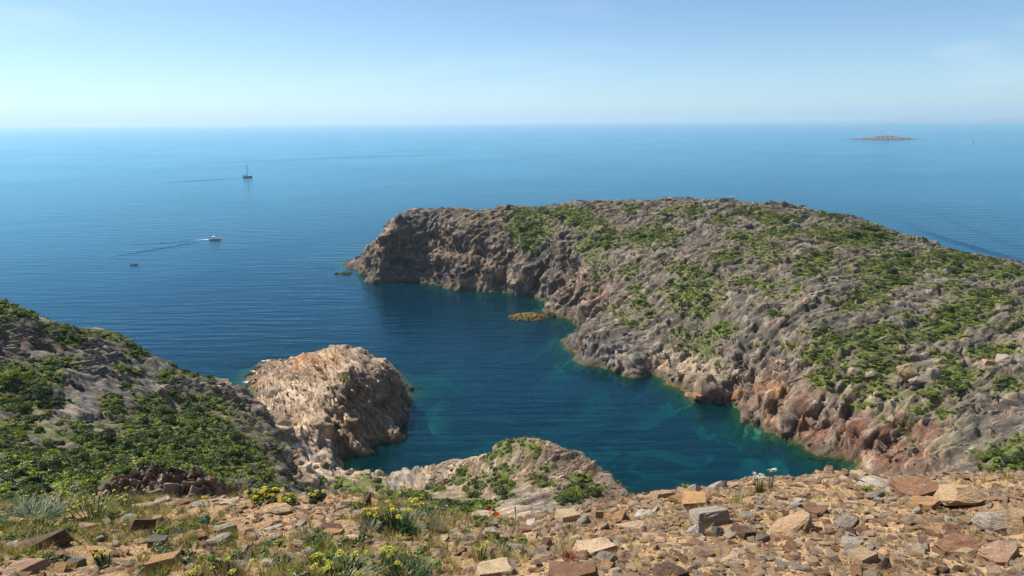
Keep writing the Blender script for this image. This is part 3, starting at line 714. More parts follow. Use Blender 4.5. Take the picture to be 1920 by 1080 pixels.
def bush_mesh(name, seed, lobes, leaves, ls, flat=0.62, mat=None):
    """unit shrub: radius 1, height about 'flat'; leaf sprays on the outside of many lobes, with gaps, over darker cores"""
    r = np.random.RandomState(seed); V, F, A = [], [], []
    LB = []
    for k in range(lobes):
        a = r.uniform(0, 2 * math.pi); q = math.sqrt(r.uniform(0, 1)) * 0.72
        rad = r.uniform(0.22, 0.42) * (1.1 - 0.35 * q)
        LB.append((q * math.cos(a), q * math.sin(a), flat * (1.0 - 0.85 * q * q) * r.uniform(0.5, 0.85), rad))
    for k in range(leaves):
        cx, cy, cz, rad = LB[r.randint(lobes)]
        n = r.normal(size=3); n[2] = n[2] * 0.8 + 0.35; n /= np.linalg.norm(n)
        p = np.array([cx, cy, cz]) + n * rad * r.uniform(0.78, 1.08) * np.array([1, 1, 0.75])
        if p[2] < 0.01: p[2] = r.uniform(0.01, 0.1)
        m = n + r.normal(size=3) * 0.55; m /= np.linalg.norm(m)
        u = np.cross(m, r.normal(size=3)); u /= np.linalg.norm(u); w = np.cross(m, u)
        s = ls * r.uniform(0.6, 1.3); b = len(V); lv = r.uniform(0, 1)
        V += [p - u * s, p + w * s * 0.62 + m * s * .15, p + u * s, p - w * s * 0.62 + m * s * .15]; F.append((b, b + 1, b + 2, b + 3)); A += [lv] * 4
    # inner mass: each lobe carries a rough core in darker leaf tones
    for cx, cy, cz, rad in LB:
        b = len(V); ring = 6
        for i in range(4):
            th = math.pi * (i + .5) / 4
            for j in range(ring):
                f = 2 * math.pi * (j + .5 * (i % 2)) / ring; q = rad * r.uniform(0.62, 0.86)
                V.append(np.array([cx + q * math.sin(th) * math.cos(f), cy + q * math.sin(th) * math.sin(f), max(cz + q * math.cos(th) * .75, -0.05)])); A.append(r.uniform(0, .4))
        for i in range(3):
            for j in range(ring):
                F.append((b + i * ring + j, b + i * ring + (j + 1) % ring, b + (i + 1) * ring + (j + 1) % ring, b + (i + 1) * ring + j))
    return raw_mesh(name, V, F, mat or M_LEAF, {'lv': A})
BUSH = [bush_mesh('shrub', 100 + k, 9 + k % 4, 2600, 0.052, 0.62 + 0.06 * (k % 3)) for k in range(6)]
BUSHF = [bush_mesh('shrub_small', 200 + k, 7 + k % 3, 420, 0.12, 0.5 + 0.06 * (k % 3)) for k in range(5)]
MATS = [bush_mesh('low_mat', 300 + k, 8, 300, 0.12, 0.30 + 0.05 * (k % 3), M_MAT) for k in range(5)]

# rays on the land
LBVH = {}
for nm, (D, N, F, veg, px, py, reg) in TB.items(): LBVH[nm] = BVHTree.FromPolygons(D.tolist(), F.tolist())
def hit_land(px, py):
    d = Vector(ray(px, py)).normalized(); best = None
    for nm, b in LBVH.items():
        loc, nor, _, dist = b.ray_cast(Vector(c_o), d)
        if loc is not None and (best is None or dist < best[2]): best = (loc, nor, dist, nm)
    return best
ORD = 'leftmost second third fourth fifth sixth seventh eighth ninth tenth eleventh twelfth thirteenth fourteenth fifteenth sixteenth seventeenth eighteenth nineteenth twentieth'.split()
def where_words(px, py, z):
    if px < 575 and py > 560 and not (px > 470 and py < 760):
        b = 'upper' if py < 700 else ('middle' if py < 800 else ('lower' if py < 870 else 'lowest'))
        pos = 'at the picture edge' if px < 120 else ('left part' if px < 260 else ('middle part' if px < 400 else 'ravine edge'))
        return '%s left hillside, %s' % (b, pos), 'shrubs on the left hillside'
    if 575 <= px < 830 and py > 885: return 'green slope below the edge', 'shrubs on the slope below the stony edge'
    if py > 820 and px < 1240:
        return 'knoll %s by the cove' % ('left flank' if px < 930 else ('crown' if py < 880 else ('foot' if py > 915 else 'middle'))), 'shrubs on the knoll'
    if px < 800 and py > 600: return 'tan rock promontory', 'shrubs on the promontory'
    row = 'skyline' if py < 420 else ('upper slope' if py < 500 else ('middle slope' if py < 600 else ('lower slope' if py < 720 else 'foot')))
    return 'headland %s %s' % (row, 'above the cliff' if px < 1050 else ('left of centre' if px < 1250 else ('centre' if px < 1500 else ('right of centre' if px < 1720 else 'far right')))), 'shrubs on the headland'
cand = []
for (ex, ey, rx, ry) in VEG:
    k = int(np.clip(rx * ry / 90.0, 1, 5))
    near = ex < 600 or ey > 800
    for j in range(k):
        if k == 1: a, b = ex, ey
        else:
            q, f = math.sqrt(random.random()) * 0.85, random.uniform(0, 2 * math.pi)
            a, b = ex + rx * q * math.cos(f), ey + ry * q * math.sin(f)
        h = hit_land(a, b)
        if h is None or h[0].z < 1.2: continue
        rp = min(0.85 * math.sqrt(rx * ry) / math.sqrt(k) * random.uniform(0.8, 1.4), 24 if near else 16)
        if k == 1: rp = 0.9 * math.sqrt(rx * ry)
        cand.append((max(rp, 4.2), a, b, h))
cand.sort(key=lambda c: -c[0]); cand = cand[:300]
HUE = {0: 'dark green', 1: 'mid green', 2: 'bright green', 3: 'yellow-green'}
def size_word(rp): return 'large' if rp > 14 else ('broad' if rp > 11 else ('medium' if rp > 8 else ('small' if rp > 6 else 'tiny')))
LAB = {}
for k, (rp, a, b, (loc, nor, dist, nm)) in enumerate(cand):
    r = rp * dist / FPX
    o = bpy.data.objects.new('shrub', (BUSH if rp > 7 else BUSHF)[k % (6 if rp > 7 else 5)]); COL.objects.link(o)
    fl = random.uniform(0.8, 1.15) if (a < 600 or b > 820) else random.uniform(0.55, 0.9)
    o.location = loc - Vector((0, 0, 0.12 * r)); o.scale = (r * random.uniform(.9, 1.15), r * random.uniform(.9, 1.1), r * fl)
    o.rotation_euler = (nor.y * -0.35, nor.x * 0.35, random.uniform(0, 6.28))
    w, g = where_words(a, b, loc.z)
    LAB.setdefault('%s %s shrub, %s' % (size_word(rp), 'wind-cut' if fl < 0.75 else 'rounded', w), []).append((a, o, g))
for lab, L in LAB.items():
    L.sort(key=lambda t: t[0])
    for j, (a, o, g) in enumerate(L):
        suf = '' if len(L) == 1 else (', leftmost there' if j == 0 else (', rightmost there' if j == len(L) - 1 else ', %s from left there' % ORD[min(j, 19)]))
        tag(o, lab + suf, 'shrub', g)
# the rest of the scrub, too much to count
pts, rot, scl, idx = [], [], [], []
for nm, (D, N, F, veg, px, py, reg) in TB.items():
    s = 0.40 if nm == 'headland' else 0.28
    kk = 0.10 if nm == 'headland' else 0.14
    pr = np.clip((veg - 0.15) * 1.9, 0, 1) * (D[:, 2] > 2.0) * s * s * kk * np.where((reg == 2) | ((reg == 3) & (D[:, 1] > 30)), 14, 13)
    pr = np.where((reg == 1), pr * 0.15, pr)
    pick = np.where(rng.uniform(size=len(D)) < pr)[0]
    for q in pick:
        vv = veg[q]
        r = rng.uniform(0.3, 0.75) * (0.7 + 0.8 * vv) * (0.95 if nm == 'headland' else 0.9)
        pts.append(D[q] - np.array([0, 0, 0.06])); rot.append((-N[q, 1] * 0.6, N[q, 0] * 0.6, rng.uniform(0, 6.28)))
        scl.append((r * rng.uniform(.9, 1.5), r, r * rng.uniform(.6, 1.05))); idx.append(rng.randint(10) if nm != 'headland' else (rng.randint(5, 10) if rng.uniform() < .6 else rng.randint(5)))
scatter('scrub', pts, rot, scl, idx, BUSHF + MATS, 'low green scrub carpeting the rocky slopes', 'scrub')
print('shrubs', len(cand), 'scrub', len(pts))
# ------------------------------------------------------------------ stones
def stone_mat(name, from_color):
    t = NT(name); oi = t.add('ShaderNodeObjectInfo')
    co = t.add('ShaderNodeTexCoord').outputs['Object']
    off = t.add('ShaderNodeVectorMath', operation='ADD'); t.link(co, off.inputs[0])
    cm = t.add('ShaderNodeCombineXYZ'); r100 = t.math('MULTIPLY', oi.outputs['Random'], 53.0)
    [t.link(r100, cm.inputs[k]) for k in range(3)]; t.link(cm.outputs[0], off.inputs[1]); v = off.outputs[0]
    a = t.noise(v, 1.6, 4, 0.6, 0.4); b = t.noise(v, 6.0, 5, 0.7); lay = t.noise(t.mapping(v, (0.7, 0.7, 9.0)), 1.6, 4, 0.6, 0.3)
    if from_color: base = oi.outputs['Color']
    else:
        base = t.ramp(oi.outputs['Random'], [(0.0, (0.25, 0.14, 0.07)), (0.14, (0.40, 0.27, 0.155)), (0.34, (0.48, 0.35, 0.22)), (0.52, (0.33, 0.25, 0.18)),
                                             (0.64, (0.42, 0.25, 0.12)), (0.76, (0.37, 0.30, 0.23)), (0.88, (0.19, 0.115, 0.08)), (0.95, (0.52, 0.43, 0.32))], 'CONSTANT')
    c = t.mix(t.mrange(a, 0.52, 0.7, 0, 0.65), base, t.ramp(b, [(0.35, (0.2, 0.1, 0.05)), (0.65, (0.42, 0.26, 0.12))]))
    c = t.mix(t.mrange(b, 0.55, 0.75, 0, 0.5), c, (0.44, 0.36, 0.27))
    c = t.mix(0.8, c, t.ramp(lay, [(0.3, (0.6, 0.57, 0.54)), (0.5, (1, 1, 1)), (0.7, (1.15, 1.13, 1.1))]), 'MULTIPLY')
    sp = t.noise(v, 26.0, 3, 0.7); c = t.mix(0.8, c, t.ramp(sp, [(0.32, (0.55, 0.5, 0.45)), (0.5, (1, 1, 1)), (0.68, (1.35, 1.32, 1.28))]), 'MULTIPLY')
    t.link(c, t.b.inputs['Base Color']); t.b.inputs['Roughness'].default_value = 0.85; t.b.inputs['Specular IOR Level'].default_value = 0.3
    h = t.math('ADD', t.math('MULTIPLY', lay, 0.8), t.math('ADD', t.math('MULTIPLY', b, 0.8), t.math('MULTIPLY', sp, 0.35)))
    t.link(t.bump(h, 0.035, 1.0), t.b.inputs['Normal']); return t.m
M_STONE, M_CHIP = stone_mat('schist_stone', True), stone_mat('schist_chips', False)

def hull(points):
    bm = bmesh.new()
    for p in points: bm.verts.new(p)
    r = bmesh.ops.convex_hull(bm, input=bm.verts)
    bmesh.ops.delete(bm, geom=[v for v in bm.verts if not v.link_faces], context='VERTS')
    return bm
def norm_bm(bm):
    lo = [min(v.co[k] for v in bm.verts) for k in range(3)]; hi = [max(v.co[k] for v in bm.verts) for k in range(3)]
    for v in bm.verts:
        v.co.x = (v.co.x - lo[0]) / (hi[0] - lo[0]) - .5; v.co.y = (v.co.y - lo[1]) / (hi[1] - lo[1]) - .5; v.co.z = (v.co.z - lo[2]) / (hi[2] - lo[2])
def stone_mesh(name, kind, seed, mat, detail=0):
    r = np.random.RandomState(seed); bm = None
    def plate(cx, cy, z0, z1, rx, ry, n):
        ang = np.sort(r.uniform(0, 6.283, n)); P = []
        for a in ang:
            q = r.uniform(0.78, 1.12)
            x, y = cx + rx * q * math.cos(a), cy + ry * q * math.sin(a)
            P.append((x, y, z0 + r.uniform(-.03, .03))); P.append((x * r.uniform(.86, 1.0), y * r.uniform(.86, 1.0), z1 + r.uniform(-.05, .05) + 0.12 * x))
        return P
    if kind == 'slab':
        P = plate(0, 0, 0.05, r.uniform(.6, .8), .5, .5, 8)
        P += [(r.uniform(-.34, .34), r.uniform(-.34, .34), r.uniform(.75, 1.0)) for _ in range(5)] + [(r.uniform(-.4, .4), r.uniform(-.4, .4), 0) for _ in range(3)]
        bm = hull(P)
    elif kind == 'block':
        P = [(x * r.uniform(.3, .5), y * r.uniform(.3, .5), min(max(z + r.uniform(-.25, .25), 0), 1)) for x in (-1, 1) for y in (-1, 1) for z in (0, .5, 1)]
        P += [(r.uniform(-.45, .45), r.uniform(-.45, .45), r.uniform(0, 1)) for _ in range(8)]
        bm = hull(P)
    elif kind == 'shard':
        P = [(math.cos(a) * r.uniform(.35, .55), math.sin(a) * r.uniform(.35, .55), r.uniform(0, .35)) for a in np.linspace(0, 5.6, 8)]
        P += [(r.uniform(-.42, .42), r.uniform(-.3, .3), r.uniform(.5, 1.0)) for _ in range(6)]
        bm = hull(P)
    else:
        P = r.normal(size=(26, 3)); P /= np.linalg.norm(P, axis=1)[:, None]; P = P * r.uniform(.7, 1.15, (26, 1)) * .5; P[:, 2] += .5
        bm = hull(P)
    norm_bm(bm)
    if detail:
        bmesh.ops.subdivide_edges(bm, edges=bm.edges[:], cuts=detail, use_grid_fill=True)
        bmesh.ops.triangulate(bm, faces=bm.faces[:])
        co = np.array([v.co[:] for v in bm.verts])
        d = 0.05 * fbm(co * 2.3 + seed, 3) + 0.025 * fbm(co * 7 * np.array([1, 1, 2.2]) + seed, 2)
        d2 = 0.05 * fbm(co * 2.3 + seed + 31, 3)
        for v, a, b in zip(bm.verts, d, d2):
            n = Vector((v.co.x, v.co.y, v.co.z - .5)).normalized(); v.co += n * float(a) + Vector((float(b) * .5, float(b), 0)) * .6
        bm.normal_update()
    me = bpy.data.meshes.new(name); bm.to_mesh(me); bm.free(); me.materials.append(mat); return me
KINDS = ('slab', 'block', 'shard', 'boulder')
ST = {k: [stone_mesh('stone', k, 11 * i + j * 3 + 5, M_STONE, 1) for j in range(6)] for i, k in enumerate(KINDS)}
STH = {k: [stone_mesh('stone', k, 500 + 11 * i + j * 3, M_STONE, 3) for j in range(4)] for i, k in enumerate(KINDS)}
CHIP = [stone_mesh('chip', k, 900 + 11 * i + j, M_CHIP) for i, k in enumerate(KINDS) for j in range(3)]
SC = {'grey': (0.29, 0.25, 0.205), 'dark grey': (0.14, 0.125, 0.12), 'pale grey': (0.42, 0.365, 0.30), 'tan': (0.40, 0.27, 0.155), 'pale tan': (0.5, 0.365, 0.225), 'orange': (0.42, 0.24, 0.11),
      'rust brown': (0.24, 0.125, 0.07), 'dark brown': (0.13, 0.075, 0.05), 'pink': (0.38, 0.24, 0.165), 'white': (0.54, 0.48, 0.40), 'purple brown': (0.17, 0.085, 0.075)}
GS = 'stones of the rubble edge in front'
def place_stone(px, py, w, h, kind, colour, label, yaw=None, tilt=0.0, roll=0.0, deep=0.85, hero=True, k=0, sink=0.22):
    q = hit_fore(px, py)
    if q is None: return None
    loc, nor, dist = q; u = dist / FPX
    me = (STH if hero else ST)[kind]; me = me[k % len(me)]
    o = bpy.data.objects.new('stone', me); COL.objects.link(o)
    W_, H_ = w * u, h * u
    H_ *= 1.0 if hero else 1.1; W_ *= 0.92 if hero else .95; o.scale = (W_, W_ * deep, H_)
    yaw = random.uniform(-.5, .5) if yaw is None else yaw
    base = Vector((0, 0, 1)).rotation_difference(Vector(nor).lerp(Vector((0, 0, 1)), 0.4).normalized())
    from mathutils import Euler
    o.rotation_mode = 'QUATERNION'
    o.rotation_quaternion = base @ Euler((tilt, roll, yaw)).to_quaternion()
    o.location = loc - Vector(nor) * (sink * H_ + 0.004)
    c = SC[colour]; j = random.uniform(.9, 1.1)
    o.color = (c[0] * j, c[1] * j, c[2] * j, 1)
    return tag(o, label, 'stone', GS)
HERO = [
 (1330, 984, 66, 40, 'block', 'grey', 'square grey block with an orange left side standing on the rubble', .12, 0, 0.03, .8),
 (1312, 1006, 46, 30, 'slab', 'pale grey', 'narrow grey slab leaning up just below the square grey block', .5, 0, -.75, .5),
 (1342, 1006, 26, 22, 'shard', 'dark grey', 'dark grey shard tucked against the leaning slab', .2, 0, .2, .8),
 (1476, 1002, 92, 46, 'shard', 'tan', 'big pointed tan and rust stone in the middle of the right rubble', .2, -.1, .1, .8),
 (1520, 1003, 34, 18, 'block', 'rust brown', 'rust brown block at the right end of the big pointed stone', .5, 0, .1, .8),
 (1652, 914, 74, 17, 'slab', 'pale grey', 'wide flat pale grey slab lying on the far edge', .1, 0, .05, .9),
 (1640, 930, 36, 14, 'boulder', 'grey', 'bluish grey oval stone just below the wide flat slab', .2, 0, 0, .8),
 (1722, 930, 80, 27, 'slab', 'rust brown', 'large rust brown slab beside the wide grey slab', -.2, .12, -.05, .9),
 (1738, 950, 52, 17, 'slab', 'orange', 'orange slab under the large rust brown slab', .2, 0, 0, .8),
 (1792, 940, 74, 33, 'boulder', 'tan', 'rounded tan boulder right of the rust brown slab', .1, 0, .1, .8),
 (1878, 990, 92, 52, 'boulder', 'grey', 'largest grey and tan boulder at the right picture edge', .1, .1, 0, .9),
 (1912, 1000, 34, 44, 'block', 'tan', 'tan block cut by the right picture edge against the largest boulder', .4, 0, 0, .9),
 (1531, 962, 44, 13, 'slab', 'rust brown', 'flat brown stone above the big pointed stone', .1, 0, 0, .8),
 (1553, 893, 30, 22, 'shard', 'pink', 'pinkish pointed stone standing on the skyline of the rubble', .2, 0, 0, .8),
 (1580, 894, 26, 13, 'boulder', 'orange', 'yellow-orange rounded stone right of the pinkish pointed stone', .2, 0, 0, .8),
 (1612, 894, 30, 11, 'slab', 'pale tan', 'pale flat stone on the skyline between orange stone and grey slab', .1, 0, 0, .8),
 (1240, 938, 40, 22, 'block', 'tan', 'tan angular block at the left end of the raised edge', .3, .1, .1, .8),
 (1206, 968, 36, 15, 'boulder', 'white', 'whitest stone in the middle of the rubble, rounded and low', .1, 0, 0, .8),
 (1302, 950, 54, 24, 'block', 'orange', 'orange brown angular block behind the square grey block', -.3, .1, .1, .8),
 (1290, 932, 40, 16, 'slab', 'tan', 'tan slab on top of the orange brown block', .2, 0, .2, .8),
 (1342, 920, 44, 24, 'shard', 'pale grey', 'pale grey peaked stone on the skyline above the square block', .2, 0, .1, .8),
 (1308, 922, 26, 22, 'slab', 'pale grey', 'pale grey plate leaning against the peaked stone', .4, 0, -.7, .5),
 (1370, 918, 26, 12, 'block', 'tan', 'small tan block right of the peaked grey stone', .2, 0, 0, .8),
 (1120, 1040, 84, 27, 'slab', 'pale tan', 'broad pale tan slab carrying a dark plate', .1, 0, 0, .9),
 (1128, 1025, 50, 17, 'block', 'purple brown', 'dark purple brown plate lying on the broad tan slab', -.2, .05, -.05, .8),
 (1136, 1054, 46, 21, 'slab', 'grey', 'grey slab leaning on the front of the broad tan slab', .2, .1, -.15, .8),
 (1170, 1046, 36, 18, 'shard', 'pink', 'pinkish shard right of the broad tan slab', .3, 0, 0, .8),
 (928, 1080, 76, 26, 'block', 'pale tan', 'pale tan block with a flat top at the bottom edge', .1, 0, 0, .8),
 (1074, 1086, 104, 30, 'slab', 'rust brown', 'wide rusty yellow-brown slab at the bottom edge', .15, .1, .1, .6),
 (1258, 1082, 72, 24, 'slab', 'dark brown', 'dark brown slab at the bottom edge below the bare earth', -.1, .05, 0, .8),
 (1064, 976, 46, 20, 'block', 'pale tan', 'pale tan slab by the bright green shrub at the rubble edge', .3, 0, .1, .8),
 (1092, 984, 36, 22, 'shard', 'grey', 'grey ridged shard right of the pale tan slab', .3, 0, -.2, .7),
 (1165, 976, 40, 20, 'slab', 'orange', 'orange tan slab tilted up above the broad tan slab', .6, 0, -.35, .7),
 (1120, 975, 18, 20, 'block', 'tan', 'upright tan stone between the ridged shard and tilted orange slab', .2, 0, .2, .7),
 (1186, 992, 66, 13, 'slab', 'pale tan', 'long flat pale slab lying below the whitest stone', .1, 0, 0, .7),
 (1016, 1052, 46, 16, 'boulder', 'tan', 'tan stone with orange flank left of the red dry plant', .1, 0, 0, .7),
 (1600, 1024, 40, 17, 'slab', 'pale grey', 'pale slab half way down below the purple brown stone', .2, .1, 0, .8),
 (1590, 1006, 40, 18, 'shard', 'purple brown', 'purple brown wedge above the pale slab', .2, 0, .1, .8),
 (1618, 1056, 42, 24, 'block', 'pale tan', 'tan block with a clean top near the white chip', .3, 0, 0, .8),
 (1596, 1044, 30, 24, 'block', 'grey', 'grey block beside the tan block with clean top', .5, 0, .2, .8),
 (1655, 1068, 28, 24, 'shard', 'dark brown', 'brown shard right of the tan block with clean top', .1, 0, 0, .8),
 (1808, 1028, 100, 18, 'slab', 'rust brown', 'long thin brown plate casting a shadow on the right', .1, 0, .08, .55),
 (1785, 1034, 24, 20, 'shard', 'tan', 'small tan wedge at the left tip of the long thin plate', .1, 0, 0, .8),
 (1880, 1050, 60, 24, 'slab', 'pink', 'pinkish slab below the long thin plate', .2, 0, -.1, .8),
 (1370, 1062, 42, 24, 'boulder', 'pale tan', 'pale stone with a dark underside left of the bare earth', .1, 0, 0, .8, ),
 (1590, 984, 50, 16, 'slab', 'grey', 'flat grey stone right of the big pointed stone', .1, 0, 0, .7),
 (1430, 1014, 30, 18, 'boulder', 'grey', 'grey stone at the foot of the big pointed stone', .1, 0, 0, .8),
 (1396, 1008, 34, 20, 'block', 'dark brown', 'dark brown hollow-looking block below the dry earth patch', .4, 0, .2, .8),
 (265, 998, 40, 30, 'block', 'dark brown', 'reddish dark brown cube-like stone on the left', .6, 0, .1, .8),
 (246, 983, 34, 20, 'slab', 'grey', 'grey slab behind the reddish dark brown stone', .2, 0, -.2, .8),
 (295, 980, 20, 13, 'block', 'tan', 'tan stone right of the reddish dark brown stone', .2, 0, 0, .8),
 (282, 999, 26, 10, 'boulder', 'dark grey', 'low dark grey stone in front of the reddish brown stone', .2, 0, 0, .8),
 (80, 1032, 86, 26, 'slab', 'dark brown', 'layered dark brown slab tilted up at the left', .35, .05, -.35, .5),
 (48, 1072, 70, 20, 'slab', 'pink', 'layered pinkish slab in the bottom left corner', .3, 0, -.25, .6),
 (411, 1024, 58, 22, 'slab', 'grey', 'striped grey slab left of the tall dry stalk', .3, .05, -.15, .6),
 (423, 998, 46, 16, 'slab', 'grey', 'layered grey slab above the striped grey slab', .25, 0, -.15, .6),
 (372, 1010, 38, 19, 'boulder', 'orange', 'rounded orange tan stone left of the striped grey slab', .2, 0, -.1, .8),
 (306, 1072, 52, 30, 'block', 'orange', 'orange topped rough rock at the bottom left', .3, 0, .05, .8),
 (294, 1026, 34, 20, 'block', 'dark grey', 'dark grey block beside the green tuft', .2, 0, .1, .8),
 (145, 976, 42, 11, 'slab', 'orange', 'flat orange stone among the left grass', .1, 0, 0, .8),
 (163, 995, 36, 13, 'slab', 'pink', 'flat layered pinkish stone among the left grass', .2, 0, -.1, .7),
 (139, 1062, 38, 19, 'slab', 'grey', 'flat grey stone left of the small yellow-flowered plant', .4, 0, -.1, .8),
 (267, 953, 44, 8, 'slab', 'pale tan', 'thin pale slab on the far left edge', .1, 0, 0, .7),
 (305, 943, 34, 8, 'slab', 'pale grey', 'thin grey slab above the thin pale slab', .2, 0, -.1, .7),
 (377, 952, 32, 16, 'boulder', 'white', 'pale grey white stone on the far left edge', .2, 0, .1, .8),
 (340, 947, 32, 10, 'slab', 'rust brown', 'flat red-brown stone left of the pale grey white stone', .2, 0, 0, .7),
 (430, 946, 42, 9, 'slab', 'pale grey', 'long thin grey slab right of the pale grey white stone', .1, 0, 0, .6),
 (622, 994, 48, 12, 'slab', 'dark brown', 'dark brown wedge slab in the middle left', .1, 0, .12, .7),
 (625, 1003, 42, 11, 'slab', 'orange', 'orange slab right under the dark brown wedge', .1, 0, 0, .7),
 (662, 1016, 64, 12, 'slab', 'pale tan', 'long pale tan slab in front of the orange slab', .05, 0, 0, .6),
 (512, 994, 40, 8, 'slab', 'pale grey', 'thin pale grey slab above the grey wedge', .1, 0, 0, .7),
 (514, 1010, 36, 12, 'shard', 'grey', 'grey wedge below the thin pale slab', .2, 0, 0, .7),
 (528, 962, 50, 20, 'boulder', 'pale tan', 'pale stone with an orange foot below the yellow flowering bush', .1, 0, 0, .8),
 (580, 1044, 36, 17, 'slab', 'grey', 'grey slab tilted in the grass', .5, 0, -.3, .7),
 (648, 950, 28, 8, 'block', 'dark brown', 'small brown brick-shaped stone on the far edge', .0, 0, 0, .7),
 (686, 952, 22, 36, 'shard', 'purple brown', 'upright purple brown stone on the far edge', .2, 0, 0, .8),
 (471, 1014, 24, 20, 'boulder', 'pale tan', 'pale stone with orange spots by the tall dry stalk', .2, 0, 0, .8),
 (458, 1022, 26, 8, 'slab', 'orange', 'thin orange slab in front of the orange spotted stone', .2, 0, 0, .7),
 (763, 1014, 28, 12, 'boulder', 'orange', 'orange rounded stone right of the yellow flowers', .2, 0, 0, .8),
 (745, 1026, 38, 14, 'boulder', 'grey', 'white speckled grey log-like stone by the yellow flowers', .3, 0, -.1, .5),
 (690, 1054, 30, 24, 'boulder', 'grey', 'gnarled grey stone with a dark hollow near the bottom', .2, 0, 0, .8),
 (470, 1052, 24, 22, 'shard', 'grey', 'grey pointed stone behind the dark stemmed plant', .2, 0, -.2, .8),
 (792, 988, 18, 8, 'boulder', 'white', 'small white stone by the grey dead thistle', .2, 0, 0, .8),
 (918, 1004, 26, 15, 'block', 'white', 'white block at the left start of the rubble', .2, 0, .05, .8),
 (1690, 1043, 18, 7, 'boulder', 'white', 'small white rounded chip on the right bare earth', .1, 0, 0, .8)]
hero_boxes = []
for k, hs in enumerate(HERO):
    px, py, w, h, kd, cl, lab, yaw, tl, rl, dp = hs
    if place_stone(px, py - 1, w, h, kd, cl, lab, yaw, tl, rl, dp, True, k): hero_boxes.append((px, py - h / 2, w, h))
# other countable stones
def side_words(px, py):
    near = min(HERO, key=lambda h: ((h[0] - px) / 1.5)**2 + (h[1] - py)**2)
    dx, dy = px - near[0], py - near[1]
    rel = ('right of' if dx > 0 else 'left of') if abs(dx) > abs(dy) * 1.3 else ('below' if dy > 0 else 'above')
    words = near[6].split()
    for cut in (' beside ', ' left of ', ' right of ', ' with ', ' in the ', ' at the ', ' on the ', ' by the ', ' behind ', ' below ', ' above ', ' under ', ' lying ', ' standing ', ' near ', ' between ', ' of the ', ' against ', ' carrying ', ' leaning ', ' tucked ', ' among ', ' casting ', ' half ', ' cut ', ' tilted ', ','):
        i = (' ' + near[6]).find(cut)
        if i > 0: near_l = (' ' + near[6])[:i].strip(); break
    else: near_l = near[6]
    # shortest cut
    best = near[6]
    for cut in (' beside', ' left of', ' right of', ' with ', ' in the', ' at the', ' on the', ' by the', ' behind', ' below', ' above', ' under', ' lying', ' standing', ' near', ' between', ' of the', ' against', ' carrying', ' leaning', ' tucked', ' among', ' casting', ' half', ' cut', ' tilted', ' right under', ' just', ' and rust', ' on top', ' in front', ','):
        i = near[6].find(cut)
        if i > 0 and i < len(best): best = near[6][:i]
    return '%s the %s' % (rel, best)
cnt, used = len(hero_boxes), {}
pal = ['tan', 'pale tan', 'orange', 'rust brown', 'grey', 'pale grey', 'pink', 'tan', 'tan', 'tan', 'pale tan', 'pink', 'rust brown', 'dark brown', 'white']
tries = 0
while cnt < 300 and tries < 6000:
    tries += 1
    right = random.random() < 0.72
    px = random.uniform(880, 1915) if right else random.uniform(5, 880)
    py = random.uniform(895, 1078)
    q = hit_fore(px, py)
    if q is None: continue
    g = 1.0 + (py - 900) / 260.0
    w = random.choice([10, 11, 12, 13, 14, 15, 16, 18, 20, 24]) * g * (1 if right else 0.85)
    h = w * random.uniform(.22, .5)
    if any(abs(px - b[0]) < (w + b[2]) * .42 and abs(py - h / 2 - b[1]) < (h + b[3]) * .42 for b in hero_boxes): continue
    kd = random.choice(['slab', 'slab', 'block', 'shard', 'boulder', 'block']); cl = random.choice(pal)
    sw = 'large' if w > 32 else ('medium' if w > 22 else 'small')
    shp = {'slab': 'flat stone', 'block': 'angular stone', 'shard': 'pointed stone', 'boulder': 'rounded stone'}[kd]
    lab = '%s %s %s %s' % (sw, cl, shp, side_words(px, py))
    if len(lab.split()) > 16 or used.get(lab, 0): continue
    if place_stone(px, py, w, h, kd, cl, lab, random.uniform(-3, 3), random.uniform(-.2, .2), random.uniform(-.25, .25), random.uniform(.55, 1.0), False, cnt):
        used[lab] = 1; hero_boxes.append((px, py - h / 2, w, h)); cnt += 1
# rubble and gravel, too many to count
def chips(n, smin, smax, right_only, seed):
    r = np.random.RandomState(seed); P, Rr, S, I = [], [], [], []
    x = r.uniform(-11, 11, n * 3); y = r.uniform(3.4, 10.8, n * 3)
    z = f_h(x, y); pp, qq = project(np.stack([x, y, z], 1))
    dens = np.where(pp > 900, 1.0, np.where(pp > 780, .7, .42)) * (0.45 + 0.9 * sstep(-.3, .35, fbm(np.stack([x, y, z], 1) / 0.8 + seed, 3)))
    keepm = (r.uniform(size=n * 3) < dens) & (pp > -600) & (pp < 2500) & (qq < 1160)
    for q in np.where(keepm)[0][:n]:
        s = smin + (smax - smin) * r.uniform(0, 1)**1.8
        P.append((x[q], y[q], z[q] - s * .06)); Rr.append((r.uniform(-.35, .35) - .3, r.uniform(-.35, .35), r.uniform(0, 6.28)))
        S.append((s, s * r.uniform(.5, 1), s * r.uniform(.14, .42))); I.append(r.randint(len(CHIP)))
    return P, Rr, S, I
P, Rr, S, I = chips(27000, 0.022, 0.12, True, 5)
scatter('rubble', P, Rr, S, I, CHIP, 'tan and rust coloured schist rubble covering the stony edge', 'rubble')
P, Rr, S, I = chips(40000, 0.008, 0.026, True, 6)
scatter('gravel', P, Rr, S, I, CHIP, 'fine tan gravel between the stones', 'gravel')

